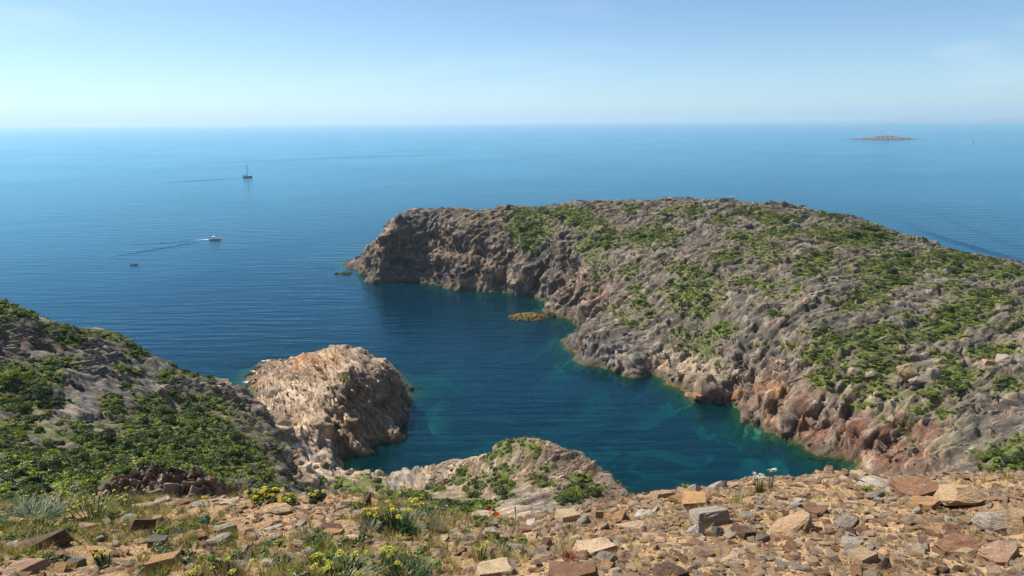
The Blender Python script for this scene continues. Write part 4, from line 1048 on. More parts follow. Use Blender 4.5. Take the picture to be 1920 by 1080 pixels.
# loose blocks and broken bed edges on the slopes
def frag_mat(name, stops):
    t = NT(name); oi = t.add('ShaderNodeObjectInfo'); p = t.pos(); b = t.noise(p, 3.0, 5, .7)
    c = t.mix(0.8, t.ramp(oi.outputs['Random'], stops), t.ramp(b, [(0.35, (0.5, 0.48, 0.46)), (0.5, (1, 1, 1)), (0.65, (1.4, 1.36, 1.3))]), 'MULTIPLY')
    t.link(c, t.b.inputs['Base Color']); t.b.inputs['Roughness'].default_value = .9; t.b.inputs['Specular IOR Level'].default_value = .2; return t.m
def fragments(name, land, rsel, n, smin, smax, bed_az, stops, label, seed):
    m = frag_mat(name + '_rock', stops); protos = [stone_mesh(name + '_piece', k, seed * 50 + 7 * j, m) for k in ('block', 'slab', 'shard') for j in range(3)]
    D, N, F, veg, px, py, reg = TB[land]; r = np.random.RandomState(seed)
    w = (1.02 - veg)**2 * (D[:, 2] > .6) * (reg == rsel) * (0.25 + sstep(-.2, .4, fbm(D / 7.0 + seed, 2))); w = w * (N[:, 1] < 0.25)
    k = r.choice(len(D), n, p=w / w.sum()); S = smin + (smax - smin) * r.uniform(size=n)**2.5
    rot = np.stack([r.normal(size=n) * .12 - .5, r.normal(size=n) * .12, -bed_az + math.pi / 2 + r.normal(size=n) * .16], 1)
    scl = np.stack([S * r.uniform(1.8, 4.2, n), S * r.uniform(.35, .7, n), S * r.uniform(.6, 1.1, n)], 1)
    scatter(name, D[k] - N[k] * (S * .42)[:, None], rot, scl, r.randint(0, len(protos), n), protos, label, 'rocks')
fragments('headland_rocks', 'headland', 0, 7000, .3, 1.5, R(66), [(0, (0.065, 0.058, 0.052)), (.35, (0.13, 0.11, 0.085)), (.65, (0.2, 0.165, 0.125)), (.85, (0.3, 0.245, 0.18)), (1, (0.13, 0.08, 0.055))], 'broken grey-brown rock ledges and blocks on the headland', 41)
fragments('hillside_rocks', 'hillside', 2, 4000, .2, .9, R(52), [(0, (0.06, 0.056, 0.052)), (.4, (0.12, 0.11, 0.092)), (.75, (0.21, 0.18, 0.145)), (1, (0.12, 0.085, 0.06))], 'broken grey rock blocks on the left hillside', 42)
fragments('knoll_rocks', 'hillside', 3, 2000, .08, .4, R(52), [(0, (0.13, 0.1, 0.08)), (.5, (0.3, 0.22, 0.15)), (1, (0.42, 0.32, 0.22))], 'small tan rocks scattered on the knoll', 43)
fragments('promontory_rocks', 'hillside', 1, 1100, .2, 1.0, R(-25), [(0, (0.14, 0.1, 0.075)), (.5, (0.36, 0.26, 0.175)), (1, (0.5, 0.37, 0.26))], 'broken tan rock blocks on the promontory', 44)
# boulders on the land
BLD = [(1695, 708, 40, 38, 'boulder', 'pale tan', 'tall pale boulder standing on the headland foot among shrubs'), (1722, 717, 44, 24, 'boulder', 'pale grey', 'pale sloping boulder leaning beside the tall pale boulder'),
       (1748, 708, 30, 24, 'shard', 'pale grey', 'pale pointed boulder right of the sloping boulder'), (1880, 678, 38, 20, 'boulder', 'pale grey', 'pale low boulder near the right picture edge'),
       (1852, 683, 20, 12, 'block', 'pale tan', 'small pale block left of the low right boulder'), (1690, 655, 22, 12, 'shard', 'pale tan', 'small heap-like tan rock above the tall pale boulder'),
       (1600, 698, 26, 12, 'shard', 'pale grey', 'white jagged rocks left of the tall pale boulder'), (1632, 704, 24, 12, 'boulder', 'pale grey', 'white broken rock between the jagged rocks and tall boulder'),
       (1310, 744, 30, 10, 'slab', 'orange', 'flat orange rock at the waterline of the headland'), (1292, 742, 26, 8, 'slab', 'pink', 'flat pink rock left of the orange waterline rock'),
       (1385, 746, 34, 22, 'shard', 'orange', 'orange pointed rock at the headland shore'), (608, 876, 22, 18, 'boulder', 'dark grey', 'dark round boulder on the pale slab of the promontory'),
       (592, 878, 16, 10, 'boulder', 'grey', 'small grey boulder left of the dark round boulder'), (560, 846, 16, 9, 'boulder', 'pale tan', 'tan rounded boulder by the ravine foot'), (548, 842, 14, 9, 'boulder', 'grey', 'grey rounded boulder by the ravine foot'),
       (556, 856, 15, 8, 'boulder', 'tan', 'brownish boulder lowest of the ravine foot group'), (689, 888, 20, 11, 'boulder', 'white', 'whitest rock on the cove shore'), (658, 888, 24, 11, 'boulder', 'dark grey', 'dark rock on the cove shore left of the white rock'),
       (25, 578, 16, 13, 'shard', 'pink', 'reddish rock tooth on the left hill skyline'), (950, 392, 26, 12, 'shard', 'dark grey', 'dark crag on the headland skyline above the cliff'), (1045, 392, 14, 7, 'block', 'white', 'white rock on the headland skyline')]
for k, (px, py, w, h, kd, cl, lab) in enumerate(BLD):
    q = hit_land(px, py)
    if q is None: continue
    loc, nor, dist, nm = q; u = dist / FPX
    o = bpy.data.objects.new('boulder', STH[kd][k % 4]); COL.objects.link(o)
    w *= .8; h *= .8; o.scale = (w * u, w * u * .8, h * u * 1.15); o.location = loc - Vector((0, 0, .3 * h * u)); o.rotation_euler = (random.uniform(-.1, .1), random.uniform(-.15, .15), random.uniform(-.6, .6))
    c = SC[cl]; o.color = (c[0] * .72, c[1] * .7, c[2] * .68, 1); tag(o, lab, 'boulder', 'boulders on the slopes')
# ------------------------------------------------------------------ single rocks: skerries, islet, outcrop behind the edge
def rock_lump(name, c, rx, ry, h, tintc, seed, fac=1.0, n=70, prof=0.75, kind=None):
    u = np.linspace(-1.15, 1.15, n); gx, gy = np.meshgrid(u, u); x, y = gx.ravel(), gy.ravel()
    P0 = np.stack([x, y, np.zeros_like(x)], 1)
    rr = np.sqrt(x * x + y * y) + 0.22 * fbm(P0 * 1.7 + seed, 3)
    z = np.clip(1 - rr, -0.5, 1); z = np.sign(z) * np.abs(z)**prof
    W_ = np.stack([c[0] + x * rx, c[1] + y * ry, c[2] + z * h], 1)
    Q = (W_ - np.array(c)) @ BED_H
    s = h * fac
    h1, e1 = facets(Q / np.array([1.6, .9, .55]) / s * 1.2 + seed, 4); h2, e2 = facets(Q / np.array([.6, .4, .22]) / s * 1.2 + seed, 5)
    W_[:, 2] += (0.20 * h1 + 0.10 * h2 - .12 * sstep(.15, 0, e1)) * h * (z > -.3)
    W_[:, 0] += 0.10 * h1 * h; W_[:, 1] -= 0.08 * h2 * h
    b = fbm(W_ / (h * .5) + seed, 3)
    C = (np.array(tintc)[None] * (1 + .45 * b + .3 * h2)[:, None]).clip(.02, .8)
    i = np.arange(n * n).reshape(n, n)
    F = np.stack([i[:-1, :-1].ravel(), i[:-1, 1:].ravel(), i[1:, 1:].ravel(), i[1:, :-1].ravel()], 1)
    F = F[(z[F] > -0.45).any(1)]
    uq = np.unique(F); rm = -np.ones(n * n, int); rm[uq] = np.arange(len(uq))
    W_ -= np.array(c)
    o = mesh_obj(name, W_[uq], rm[F], M_ROCK, {'tint': C[uq], 'bed': Q[uq] * (1.5 / max(h, .3))}, smooth=False, kind=kind)
    o.location = tuple(c); return o
def px_rock(name, px, py, w, hpx, tintc, seed, label, cat='rock', depth=.6, group=None, zc=0.0):
    q = at_z(px, py, zc); u = np.linalg.norm(q - c_o) / FPX
    o = rock_lump(name, (q[0], q[1], zc - .1), w * u / 2, w * u / 2 * depth, hpx * u, tintc, seed)
    return tag(o, label, cat, group)
G = 'skerries off the shore'
px_rock('skerry', 990, 595, 66, 7, (0.27, 0.19, 0.04), 3, 'yellow-brown weed covered skerry in the cove by the headland', depth=.7, group=G).location.z += .3
px_rock('skerry', 1030, 592, 36, 7, (0.13, 0.10, 0.06), 4, 'dark low skerry between the weedy skerry and the headland', depth=.6, group=G)
px_rock('skerry', 648, 513, 24, 4, (0.16, 0.11, 0.06), 5, 'brown low skerry off the headland tip', depth=.7, group=G)
px_rock('skerry', 632, 513, 10, 2.5, (0.12, 0.09, 0.06), 6, 'tiny dark skerry outermost off the headland tip', depth=.7, group=G)
px_rock('skerry', 476, 722, 24, 12, (0.36, 0.23, 0.12), 7, 'rounded orange-brown rock at the left foot of the promontory', depth=.8, group=G)
px_rock('skerry', 488, 692, 30, 6, (0.15, 0.12, 0.07), 8, 'dark reef awash left of the promontory', depth=.8, group=G)
px_rock('skerry', 512, 683, 46, 6, (0.17, 0.13, 0.08), 9, 'long dark reef behind the promontory toe', depth=.5, group=G)
px_rock('skerry', 470, 703, 20, 4, (0.14, 0.11, 0.07), 10, 'small reef point at the outer end of the promontory toe', depth=.8, group=G)
px_rock('skerry', 1545, 845, 60, 4, (0.16, 0.13, 0.03), 12, 'yellow-green weed shelf in the bay corner', depth=.8, group=G)
px_rock('skerry', 770, 730, 14, 5, (0.2, 0.15, 0.07), 13, 'small rock at the right foot of the promontory', depth=.9, group=G)
# far islet
q = at_z(1657, 260.5, 0); u = np.linalg.norm(q - c_o) / FPX
isl = rock_lump('islet', (q[0], q[1], -1), 47 * u, 60, 5.5 * u, (0.17, 0.15, 0.135), 21, n=90, prof=1.1)
tag(isl, 'low pale rocky islet far out near the horizon on the right', 'islet')
# dark outcrop just beyond the edge, left
q = at_y(292, 938, 21); u = np.linalg.norm(q - c_o) / FPX
oc = rock_lump('rock_outcrop', (q[0], q[1], q[2] - .15), 105 * u, 1.5, 54 * u, (0.24, 0.17, 0.125), 33, fac=.55, n=130, prof=.6)
tag(oc, 'dark brown layered rock outcrop rising behind the left stony edge', 'outcrop')

# ------------------------------------------------------------------ foam and wakes
def foam_mat():
    t = NT('foam'); p = t.pos(); n = t.noise(p, 4.5, 5, .8); e = t.attr('edge').outputs['Fac']
    t.b.inputs['Base Color'].default_value = (0.82, 0.86, 0.88, 1); t.b.inputs['Roughness'].default_value = 0.7
    a = t.mrange(t.math('ADD', n, e), 0.78, 1.12); t.link(a, t.b.inputs['Alpha']); return t.m
M_FOAM = foam_mat()
def foam_patch(px, py, w, h, label, seed):
    c = at_z(px, py, 0.0); a = at_z(px - w / 2, py, 0); b = at_z(px, py + h / 2, 0)
    rx, ry = abs(c[0] - a[0]), abs(c[1] - b[1]); n = 26
    u = np.linspace(-1, 1, n); gx, gy = np.meshgrid(u, u); x, y = gx.ravel(), gy.ravel()
    nn = fbm(np.stack([x, y, x * 0], 1) * 2.2 + seed, 3); e = np.clip(1 - np.sqrt(x * x + y * y) + .35 * nn, 0, 1)
    V = np.stack([x * rx, y * ry, 0.03 + 0.12 * e * (0.6 + .5 * nn)], 1)
    i = np.arange(n * n).reshape(n, n); F = np.stack([i[:-1, :-1].ravel(), i[:-1, 1:].ravel(), i[1:, 1:].ravel(), i[1:, :-1].ravel()], 1)
    F = F[(e[F] > .05).any(1)]; uq = np.unique(F); rm = -np.ones(n * n, int); rm[uq] = np.arange(len(uq))
    o = mesh_obj('foam', V[uq], rm[F], M_FOAM, {'edge': (e * .75)[uq]}, kind='stuff'); o.location = tuple(c)
    return tag(o, label, 'foam', kind='stuff')
foam_patch(498, 677, 26, 7, 'white surf breaking on the reef behind the promontory', 1)
foam_patch(478, 696, 24, 6, 'broken white surf at the outer reef point', 2)
foam_patch(467, 716, 28, 8, 'white surf against the rounded orange-brown rock', 3)
foam_patch(675, 498, 24, 5, 'white surf streak at the headland tip', 4)
foam_patch(690, 509, 16, 3, 'thin surf line below the headland tip', 5)
def foam_strip(pts, w0, w1, label, seed):
    P = np.array([at_z(a, b, 0.0) for a, b in pts]); L = np.linspace(0, len(P) - 1, 40)
    X = np.stack([np.interp(L, np.arange(len(P)), P[:, k]) for k in range(2)], 1); V, E = [], []
    for k in range(40):
        d = X[min(k + 1, 39)] - X[max(k - 1, 0)]; d /= np.linalg.norm(d); nrm = np.array([-d[1], d[0]]); w = w0 + (w1 - w0) * k / 39
        for j in range(7):
            s = j / 3 - 1; V.append((*(X[k] + nrm * s * w), .04 + .12 * (1 - s * s))); E.append((1 - abs(s)) * .5 + .42 - .5 * k / 39)
    i = np.arange(280).reshape(40, 7); F = np.stack([i[:-1, :-1].ravel(), i[:-1, 1:].ravel(), i[1:, 1:].ravel(), i[1:, :-1].ravel()], 1)
    o = mesh_obj('wake', np.array(V), F, M_FOAM, {'edge': np.array(E)}, kind='stuff'); return tag(o, label, 'wake', kind='stuff')
foam_strip([(393, 449), (382, 449.5), (366, 451)], .9, 1.5, 'white foaming wake trailing left of the motorboat', 1)
foam_strip([(1823, 266.3), (1812, 265.3)], 3, 3, 'white wake of the far motorboat nearest the islet', 2)
foam_strip([(1842, 252.6), (1853, 252.6)], 4, 4, 'white wake of the far motorboat nearest the horizon', 3)
foam_strip([(1903, 260.6), (1912, 261.3)], 3.5, 3.5, 'white wake of the far motorboat at the right edge', 4)
def ripples(pts, crests, wl, amp):
    """a train of low bow waves: real ridges on the sea surface"""
    P = np.array([at_z(a, b, 0.0) for a, b in pts]); n = 160; L = np.linspace(0, len(P) - 1, n)
    X = np.stack([np.interp(L, np.arange(len(P)), P[:, k]) for k in range(2)], 1)
    X[:, 1] += 1.2 * np.sin(np.arange(n) * .31); m = crests * 8 + 1; V = []
    for k in range(n):
        d = X[min(k + 1, n - 1)] - X[max(k - 1, 0)]; d /= np.linalg.norm(d); nrm = np.array([-d[1], d[0]])
        f = math.sin(math.pi * min(max(k / (n - 1), 0.0), 1))**.5 * (0.75 + .25 * math.sin(k * .8))
        for j in range(m):
            s = j / (m - 1) * 2 - 1; h = amp * f * math.cos(s * crests * math.pi) * (1 - s * s)
            V.append((*(X[k] + nrm * s * crests * wl / 2), 0.02 + amp * (1 - s * s) * .9 * f + h - .03 * (abs(s) > .98)))
    i = np.arange(n * m).reshape(n, m); F = np.stack([i[:-1, :-1].ravel(), i[:-1, 1:].ravel(), i[1:, 1:].ravel(), i[1:, :-1].ravel()], 1)
    A_ = np.array(V); f0 = F[0]; up = np.cross(A_[f0[1]] - A_[f0[0]], A_[f0[3]] - A_[f0[0]])[2]
    if up < 0: F = F[:, ::-1]
    mesh_obj('water_ripples', np.array(V), F, M_SEA, {'depth': np.full(len(V), 15.5)}, kind='structure')
ripples([(388, 451), (300, 466), (200, 483)], 2, 1.6, .09)
ripples([(380, 449), (310, 455), (240, 458)], 3, 2.2, .07)
ripples([(452, 334), (380, 338), (300, 343)], 3, 3.5, .10)
ripples([(300, 310), (420, 306), (600, 297), (820, 290), (900, 287)], 3, 5.0, .12)
ripples([(1930, 492), (1870, 476), (1800, 456), (1740, 436), (1690, 410)], 4, 2.6, .13)
ripples([(1930, 470), (1850, 440), (1790, 415), (1740, 385)], 3, 3.0, .07)

# ------------------------------------------------------------------ boats and the people in them
M_WHITE = simple_mat('white_gelcoat', (0.75, 0.75, 0.73), .35); M_NAVY = simple_mat('navy_hull', (0.012, 0.022, 0.045), .3); M_DARK = simple_mat('dark_rubber', (0.025, 0.025, 0.03), .6)
M_GLASS = simple_mat('smoked_glass', (0.02, 0.03, 0.04), .1); M_ALU = simple_mat('grey_alloy', (0.22, 0.24, 0.26), .4); M_CANV = simple_mat('canvas', (0.06, 0.09, 0.16), .9); M_TEAK = simple_mat('teak', (0.3, 0.2, 0.11), .7)
M_SKIN = simple_mat('skin', (0.42, 0.25, 0.17), .6); M_RED = simple_mat('red_cloth', (0.4, 0.05, 0.04), .9); M_BLUE = simple_mat('blue_cloth', (0.05, 0.1, 0.25), .9); M_BLK = simple_mat('black_cloth', (0.02, 0.02, 0.025), .9)
def hull_mesh(L, B, H, mat, draft=.35, n=14):
    V, F = [], []
    for k in range(n):
        t = k / (n - 1); b = B / 2 * (1 - max(0, (t - .35) / .65)**2.4) * (0.86 + .14 * min(1, t / .3)); sh = H * (1 + .35 * t * t); x = L * (t - .45)
        for yy, zz in ((b, sh), (b * .82, .06), (0, -draft * (1 - t**3)), (-b * .82, .06), (-b, sh), (-b * .86, sh - .02), (-b * .8, .22), (b * .8, .22), (b * .86, sh - .02)):
            V.append((x + (L * .06 * t * (zz / max(H, .1)) if zz > 0 else 0), yy, zz))
    for k in range(n - 1):
        for j in range(9): F.append((k * 9 + j, k * 9 + (j + 1) % 9, (k + 1) * 9 + (j + 1) % 9, (k + 1) * 9 + j))
    F.append(tuple(range(8, -1, -1)))
    return raw_mesh('hull', V, F, mat)
def box_mesh(name, sx, sy, sz, mat, taper=1.0, bev=.03, z0=0.0, shear=0.0):
    bm = bmesh.new(); bmesh.ops.create_cube(bm, size=1)
    for v in bm.verts:
        f = taper if v.co.z > 0 else 1; v.co = Vector((v.co.x * sx * f + (shear if v.co.z > 0 else 0), v.co.y * sy * f, (v.co.z + .5) * sz + z0))
    bmesh.ops.bevel(bm, geom=bm.edges[:], offset=min(bev, sz * .3), segments=1, affect='EDGES')
    me = bpy.data.meshes.new(name); bm.to_mesh(me); bm.free(); me.materials.append(mat); return me
def tube_mesh(name, pts, r, mat, seg=6):
    V, F = [], []; P = [Vector(p) for p in pts]
    for k, p in enumerate(P):
        d = (P[min(k + 1, len(P) - 1)] - P[max(k - 1, 0)]).normalized(); a = d.orthogonal().normalized(); b = d.cross(a); rr = r[k] if isinstance(r, (list, tuple)) else r
        V += [p + (a * math.cos(6.2832 * j / seg) + b * math.sin(6.2832 * j / seg)) * rr for j in range(seg)]
    for k in range(len(P) - 1):
        for j in range(seg): F.append((k * seg + j, k * seg + (j + 1) % seg, (k + 1) * seg + (j + 1) % seg, (k + 1) * seg + j))
    F += [tuple(range(seg - 1, -1, -1)), tuple(range((len(P) - 1) * seg, len(P) * seg))]
    return raw_mesh(name, V, F, mat, smooth=True)
def person_mesh(seated, mat):
    sk = [(0, 0, 0), (0, 0, .25), (.02, 0, .48), (.03, 0, .58), (.05, 0, .72), (.05, 0, .80)]; rad = [.15, .14, .16, .06, .10, .07]; ed = [(0, 1), (1, 2), (2, 3), (3, 4), (4, 5)]
    for s in (-1, 1):
        b = len(sk); sk += [(.02, .2 * s, .47), (.14, .25 * s, .24), (.36, .18 * s, .2)]; rad += [.065, .05, .04]; ed += [(2, b), (b, b + 1), (b + 1, b + 2)]
        b = len(sk); sk += [(.06, .11 * s, -.02), (.45, .14 * s, .03), (.5, .14 * s, -.38), (.62, .14 * s, -.42)] if seated else [(0, .1 * s, -.08), (.03, .12 * s, -.42), (0, .12 * s, -.8), (.14, .13 * s, -.84)]
        rad += [.1, .075, .05, .045]; ed += [(0, b), (b, b + 1), (b + 1, b + 2), (b + 2, b + 3)]
    me = bpy.data.meshes.new('person'); me.from_pydata(sk, ed, []); o = bpy.data.objects.new('person_shape', me); COL.objects.link(o)
    m = o.modifiers.new('skin', 'SKIN')
    for v, r in zip(me.skin_vertices[0].data, rad): v.radius = (r, r)
    me.skin_vertices[0].data[0].use_root = True
    o.modifiers.new('sub', 'SUBSURF').levels = 1
    dg = bpy.context.evaluated_depsgraph_get(); me2 = bpy.data.meshes.new_from_object(o.evaluated_get(dg))
    bpy.data.objects.remove(o); bpy.data.meshes.remove(me)
    me2.materials.clear(); me2.materials.append(mat); me2.materials.append(M_SKIN)
    for p in me2.polygons:
        c = p.center; p.material_index = 1 if c.z > .56 or (abs(c.y) > .17 and c.x > .16 and c.z > .1) else 0
        p.use_smooth = True
    return me2
PM = {c: person_mesh(True, m) for c, m in (('red', M_RED), ('blue', M_BLUE), ('black', M_BLK))}
def person(root, x, y, z, colour, label, face=0.0):
    o = link('person', PM[colour]); o.matrix_world = root.matrix_world @ Matrix.Translation((x, y, z)) @ Matrix.Rotation(face, 4, 'Z')
    return tag(o, label, 'person', 'people in the boats')
def boat_root(name, px, py, hd, label, group='boats on the sea'):
    q = at_z(px, py, 0.0); o = empty(name, (q[0], q[1], 0.0), hd); bpy.context.view_layer.update(); return tag(o, label, 'boat', group)
# sailing yacht
r = boat_root('sailboat', 463, 332.5, R(8), 'dark hulled sailing yacht with bare mast far out on the left')
h = link('hull', hull_mesh(11.5, 3.5, 1.25, M_NAVY, .6), r); link('rubbing_strake', tube_mesh('strake', [(-5.1, -1.55, 1.1), (0, -1.75, 1.15), (4.5, -.9, 1.4), (6.4, 0, 1.62)], .05, M_WHITE), h)
link('deck', box_mesh('deck', 9.2, 2.3, .12, M_TEAK, .95, .02, 1.08), r)
cb = link('cabin', box_mesh('cabin', 4.2, 2.0, .6, M_WHITE, .82, .1, 1.18), r, (0.3, 0, 0)); link('window', box_mesh('window', 3.0, 1.9, .2, M_GLASS, .97, .02, 1.42), cb)
link('spray_hood', box_mesh('hood', 1.2, 2.1, .95, M_CANV, .7, .12, 1.25), r, (-2.0, 0, 0)); link('bimini', box_mesh('bimini', 2.2, 2.2, .12, M_CANV, .9, .04, 2.8), r, (-3.7, 0, 0))
mm = link('mast', tube_mesh('mast', [(.9, 0, 1.2), (.9, 0, 9), (.85, 0, 17.2)], [.26, .24, .16], M_DARK), r)
for z, w in ((6.6, 1.2), (11.8, .9)): link('spreader', tube_mesh('spreader', [(.9, -w, z), (.9, 0, z + .05), (.9, w, z)], .05, M_ALU), mm)
link('boom', tube_mesh('boom', [(.8, 0, 2.5), (-4.2, 0, 2.6)], .11, M_ALU), r); link('furled_sail', tube_mesh('sail', [(.7, 0, 2.75), (-1.8, 0, 2.9), (-4.1, 0, 2.75)], [.2, .26, .14], M_CANV), r)
link('furled_jib', tube_mesh('jib', [(6.2, 0, 1.7), (3.6, 0, 8.6), (1.0, 0, 16.6)], [.12, .16, .07], M_CANV), r)
for p in (((-5.1, 0, 1.2), (.85, 0, 17)), ((.6, 1.6, 1.2), (.9, 1.2, 6.6), (.9, .9, 11.8), (.85, 0, 16.8)), ((.6, -1.6, 1.2), (.9, -1.2, 6.6), (.9, -.9, 11.8), (.85, 0, 16.8))):
    link('stay', tube_mesh('stay', p, .06, M_DARK, 4), r)
link('stern_arch', tube_mesh('arch', [(-4.9, -1.2, 1.2), (-5.0, -1.1, 3.2), (-5.0, 1.1, 3.2), (-4.9, 1.2, 1.2)], .06, M_ALU), r)
# motor boats
def motorboat(px, py, hd, label, L=5.8, crew=(), canopy=True, big=1.0, hullm=None):
    r = boat_root('motorboat', px, py, hd, label)
    link('hull', hull_mesh(L, L * .38, .75 * big, hullm or M_WHITE), r)
    link('deck', box_mesh('foredeck', L * .36, L * .25, .1, M_WHITE, .8, .02, .72 * big), r, (L * .26, 0, 0))
    c = link('console', box_mesh('console', .8 * big, 1.0 * big, .85 * big, M_WHITE, .8, .08, .25), r, (L * .02, 0, 0)); link('windscreen', box_mesh('screen', .12, 1.0 * big, .45 * big, M_GLASS, .8, .02, 1.1 * big, -.12), c, (.3, 0, 0))
    link('bench', box_mesh('bench', .5, 1.5, .3, M_TEAK, 1, .03, .25), r, (-L * .28, 0, 0))
    m = link('outboard_motor', box_mesh('motor', .4, .42, .75, M_DARK, .8, .06, .5), r, (-L * .48, 0, 0)); link('motor_leg', box_mesh('leg', .16, .14, .9, M_DARK, .9, .02, -.35), m)
    if canopy:
        ca = link('canopy', box_mesh('canopy', L * .3, L * .3, .1, M_WHITE, .9, .03, 2.05), r, (-L * .05, 0, 0))
        for sx in (-1, 1):
            for sy in (-1, 1): link('post', tube_mesh('post', [(sx * L * .12, sy * L * .13, .6), (sx * L * .11, sy * L * .12, 2.06)], .03, M_ALU), ca)
        link('antenna', tube_mesh('antenna', [(0, .3, 2.1), (-.3, .3, 4.0)], .025, M_ALU, 4), r)
    for x, y, z, col, lab in crew: person(r, x, y, z, col, lab)
    return r
motorboat(402, 449.5, R(10), 'white open motorboat with canopy and crew heading right, left of the headland', 6.4,
          ((-1.6, .4, .62, 'red', 'person in a red top seated at the stern of the white motorboat'), (-.5, -.4, .75, 'blue', 'person in a blue top amidships in the white motorboat'), (1.6, .1, .9, 'black', 'person in dark clothes on the bow of the white motorboat')))
motorboat(1371, 372, R(-8), 'small white motorboat just beyond the headland skyline', 5.2, ((-1.0, 0, .6, 'blue', 'person in a blue top in the boat beyond the headland'),))
motorboat(1824, 266.3, R(4), 'far white motorboat right of the islet, nearest to it', 9, (), True, 1.6)
motorboat(1842, 252.6, R(180), 'far white motorboat nearest the horizon on the right', 11, (), True, 1.9)
motorboat(1902, 260.6, R(180), 'far white motorboat at the right picture edge', 9, (), True, 1.6)
motorboat(1878, 240.6, R(20), 'farthest tiny white motorboat under the hazy coast', 12, (), True, 2.0)
motorboat(1620, 244.6, R(170), 'tiny white motorboat behind the islet on its left', 12, (), True, 2.0)
# dark dinghy
r = boat_root('dinghy', 252, 497, R(12), 'small dark inflatable dinghy with two people on the left sea')
for s in (-1, 1): link('tube', tube_mesh('tube', [(-1.7, s * .62, .3), (.6, s * .68, .32), (1.4, s * .45, .42), (1.75, 0, .5)], [.2, .22, .2, .17], M_DARK, 8), r)
link('floor', box_mesh('floor', 3.0, 1.1, .08, M_ALU, 1, .02, .12), r); link('transom', box_mesh('transom', .08, 1.2, .45, M_DARK, 1, .02, .1), r, (-1.5, 0, 0))
m = link('outboard_motor', box_mesh('motor', .32, .34, .5, M_DARK, .8, .05, .45), r, (-1.75, 0, 0)); link('motor_leg', box_mesh('leg', .12, .1, .75, M_DARK, .9, .02, -.3), m)
person(r, -.9, .1, .5, 'black', 'person in dark clothes steering the dark dinghy'); person(r, .4, -.1, .5, 'black', 'person in dark clothes seated at the front of the dark dinghy')

# ------------------------------------------------------------------ plants on the stony edge
def blade_mat(name, stops): return leaf_mat(name, stops, .3)
M_DRY = blade_mat('dry_grass', [(0, (0.30, 0.20, 0.085)), (.5, (0.42, 0.30, 0.14)), (1, (0.5, 0.40, 0.2))]); M_GRN = blade_mat('green_grass', [(0, (0.09, 0.12, 0.02)), (.5, (0.15, 0.18, 0.03)), (1, (0.24, 0.23, 0.06))])
M_DKG = blade_mat('dark_leaves', [(0, (0.03, 0.075, 0.018)), (1, (0.045, 0.10, 0.022))]); M_GLA = blade_mat('glaucous_leaves', [(0, (0.09, 0.15, 0.09)), (1, (0.11, 0.17, 0.10))]); M_GREY = blade_mat('dead_thistle', [(0, (0.30, 0.26, 0.23)), (1, (0.36, 0.31, 0.28))])
M_STEM = blade_mat('dark_stems', [(0, (0.08, 0.045, 0.03)), (1, (0.1, 0.06, 0.035))]); M_REDL = blade_mat('red_dry_leaves', [(0, (0.24, 0.07, 0.04)), (1, (0.28, 0.1, 0.06))])
def flower_mat(name, c): return blade_mat(name, [(0, c), (1, c)])
M_YEL, M_LIME, M_WHF, M_POP, M_ORF, M_PUR = flower_mat('yellow_flowers', (0.62, 0.50, 0.03)), flower_mat('lime_flowers', (0.42, 0.42, 0.035)), flower_mat('white_flowers', (0.72, 0.66, 0.70)), flower_mat('red_petals', (0.5, 0.06, 0.03)), flower_mat('orange_petals', (0.75, 0.13, 0.02)), flower_mat('purple_spike', (0.06, 0.04, 0.09))
def tuft(name, seed, n, spread, w, lean, mat, curve=.35):
    """a clump of blades, height 1"""
    r = np.random.RandomState(seed); V, F, A = [], [], []
    for k in range(n):
        a, q = r.uniform(0, 6.283), math.sqrt(r.uniform()) * spread; b = np.array([q * math.cos(a), q * math.sin(a), 0]); hh = r.uniform(.5, 1.0)
        la = a + r.normal() * .7; ln = lean * r.uniform(.2, 1.2); side = np.array([-math.sin(la), math.cos(la), 0]) * w * r.uniform(.6, 1.2); lv = r.uniform(); i = len(V)
        for j, t in enumerate((0, .45, .8, 1.0)):
            p = b + np.array([math.cos(la), math.sin(la), 0]) * ln * (t + curve * t * t) * hh + np.array([0, 0, hh * t * (1 - .18 * t * ln)]); f = (1, .85, .5, .08)[j]
            V += [p - side * f, p + side * f]; A += [lv, lv]
        F += [(i + 2 * j, i + 2 * j + 1, i + 2 * j + 3, i + 2 * j + 2) for j in range(3)]
    return raw_mesh(name, V, F, mat, {'lv': A})
TUFT = [tuft('grass', 40 + k, 34, .28, .018, .55, M_DRY) for k in range(5)] + [tuft('grass', 50 + k, 40, .3, .02, .5, M_GRN) for k in range(3)]
HERB = [bush_mesh('herb', 400 + k, 5, 110, .16, .7, M_GLA if k == 0 else (M_MAT if k == 1 else M_LEAF)) for k in range(3)]
def tuft_scatter(name, n, mask_lo, hmin, hmax, protos, seed, label, cat, right=0.0):
    r = np.random.RandomState(seed); x = r.uniform(-10.5, 10.5, n * 6); y = r.uniform(3.5, 11.0, n * 6); z = f_h(x, y); pp, qq = project(np.stack([x, y, z], 1)); g = np.zeros(len(x))
    for a in GRS: g = np.maximum(g, np.exp(-((pp - a[0]) / a[2])**2 - ((qq - a[1]) / a[3])**2))
    g = g + .45 * fbm(np.stack([x, y, z], 1) / .5 + seed, 3); k = np.where(((g > mask_lo) | (r.uniform(size=len(x)) < right)) & (pp > -500) & (pp < 2400))[0][:n]
    s = r.uniform(hmin, hmax, len(k))
    return scatter(name, np.stack([x[k], y[k], z[k] - .005], 1), np.stack([r.uniform(-.2, .2, len(k)), r.uniform(-.2, .2, len(k)), r.uniform(0, 6.28, len(k))], 1), np.stack([s, s, s], 1) * np.array([1.1, 1.1, 1]), r.randint(0, len(protos), len(k)), protos, label, cat)
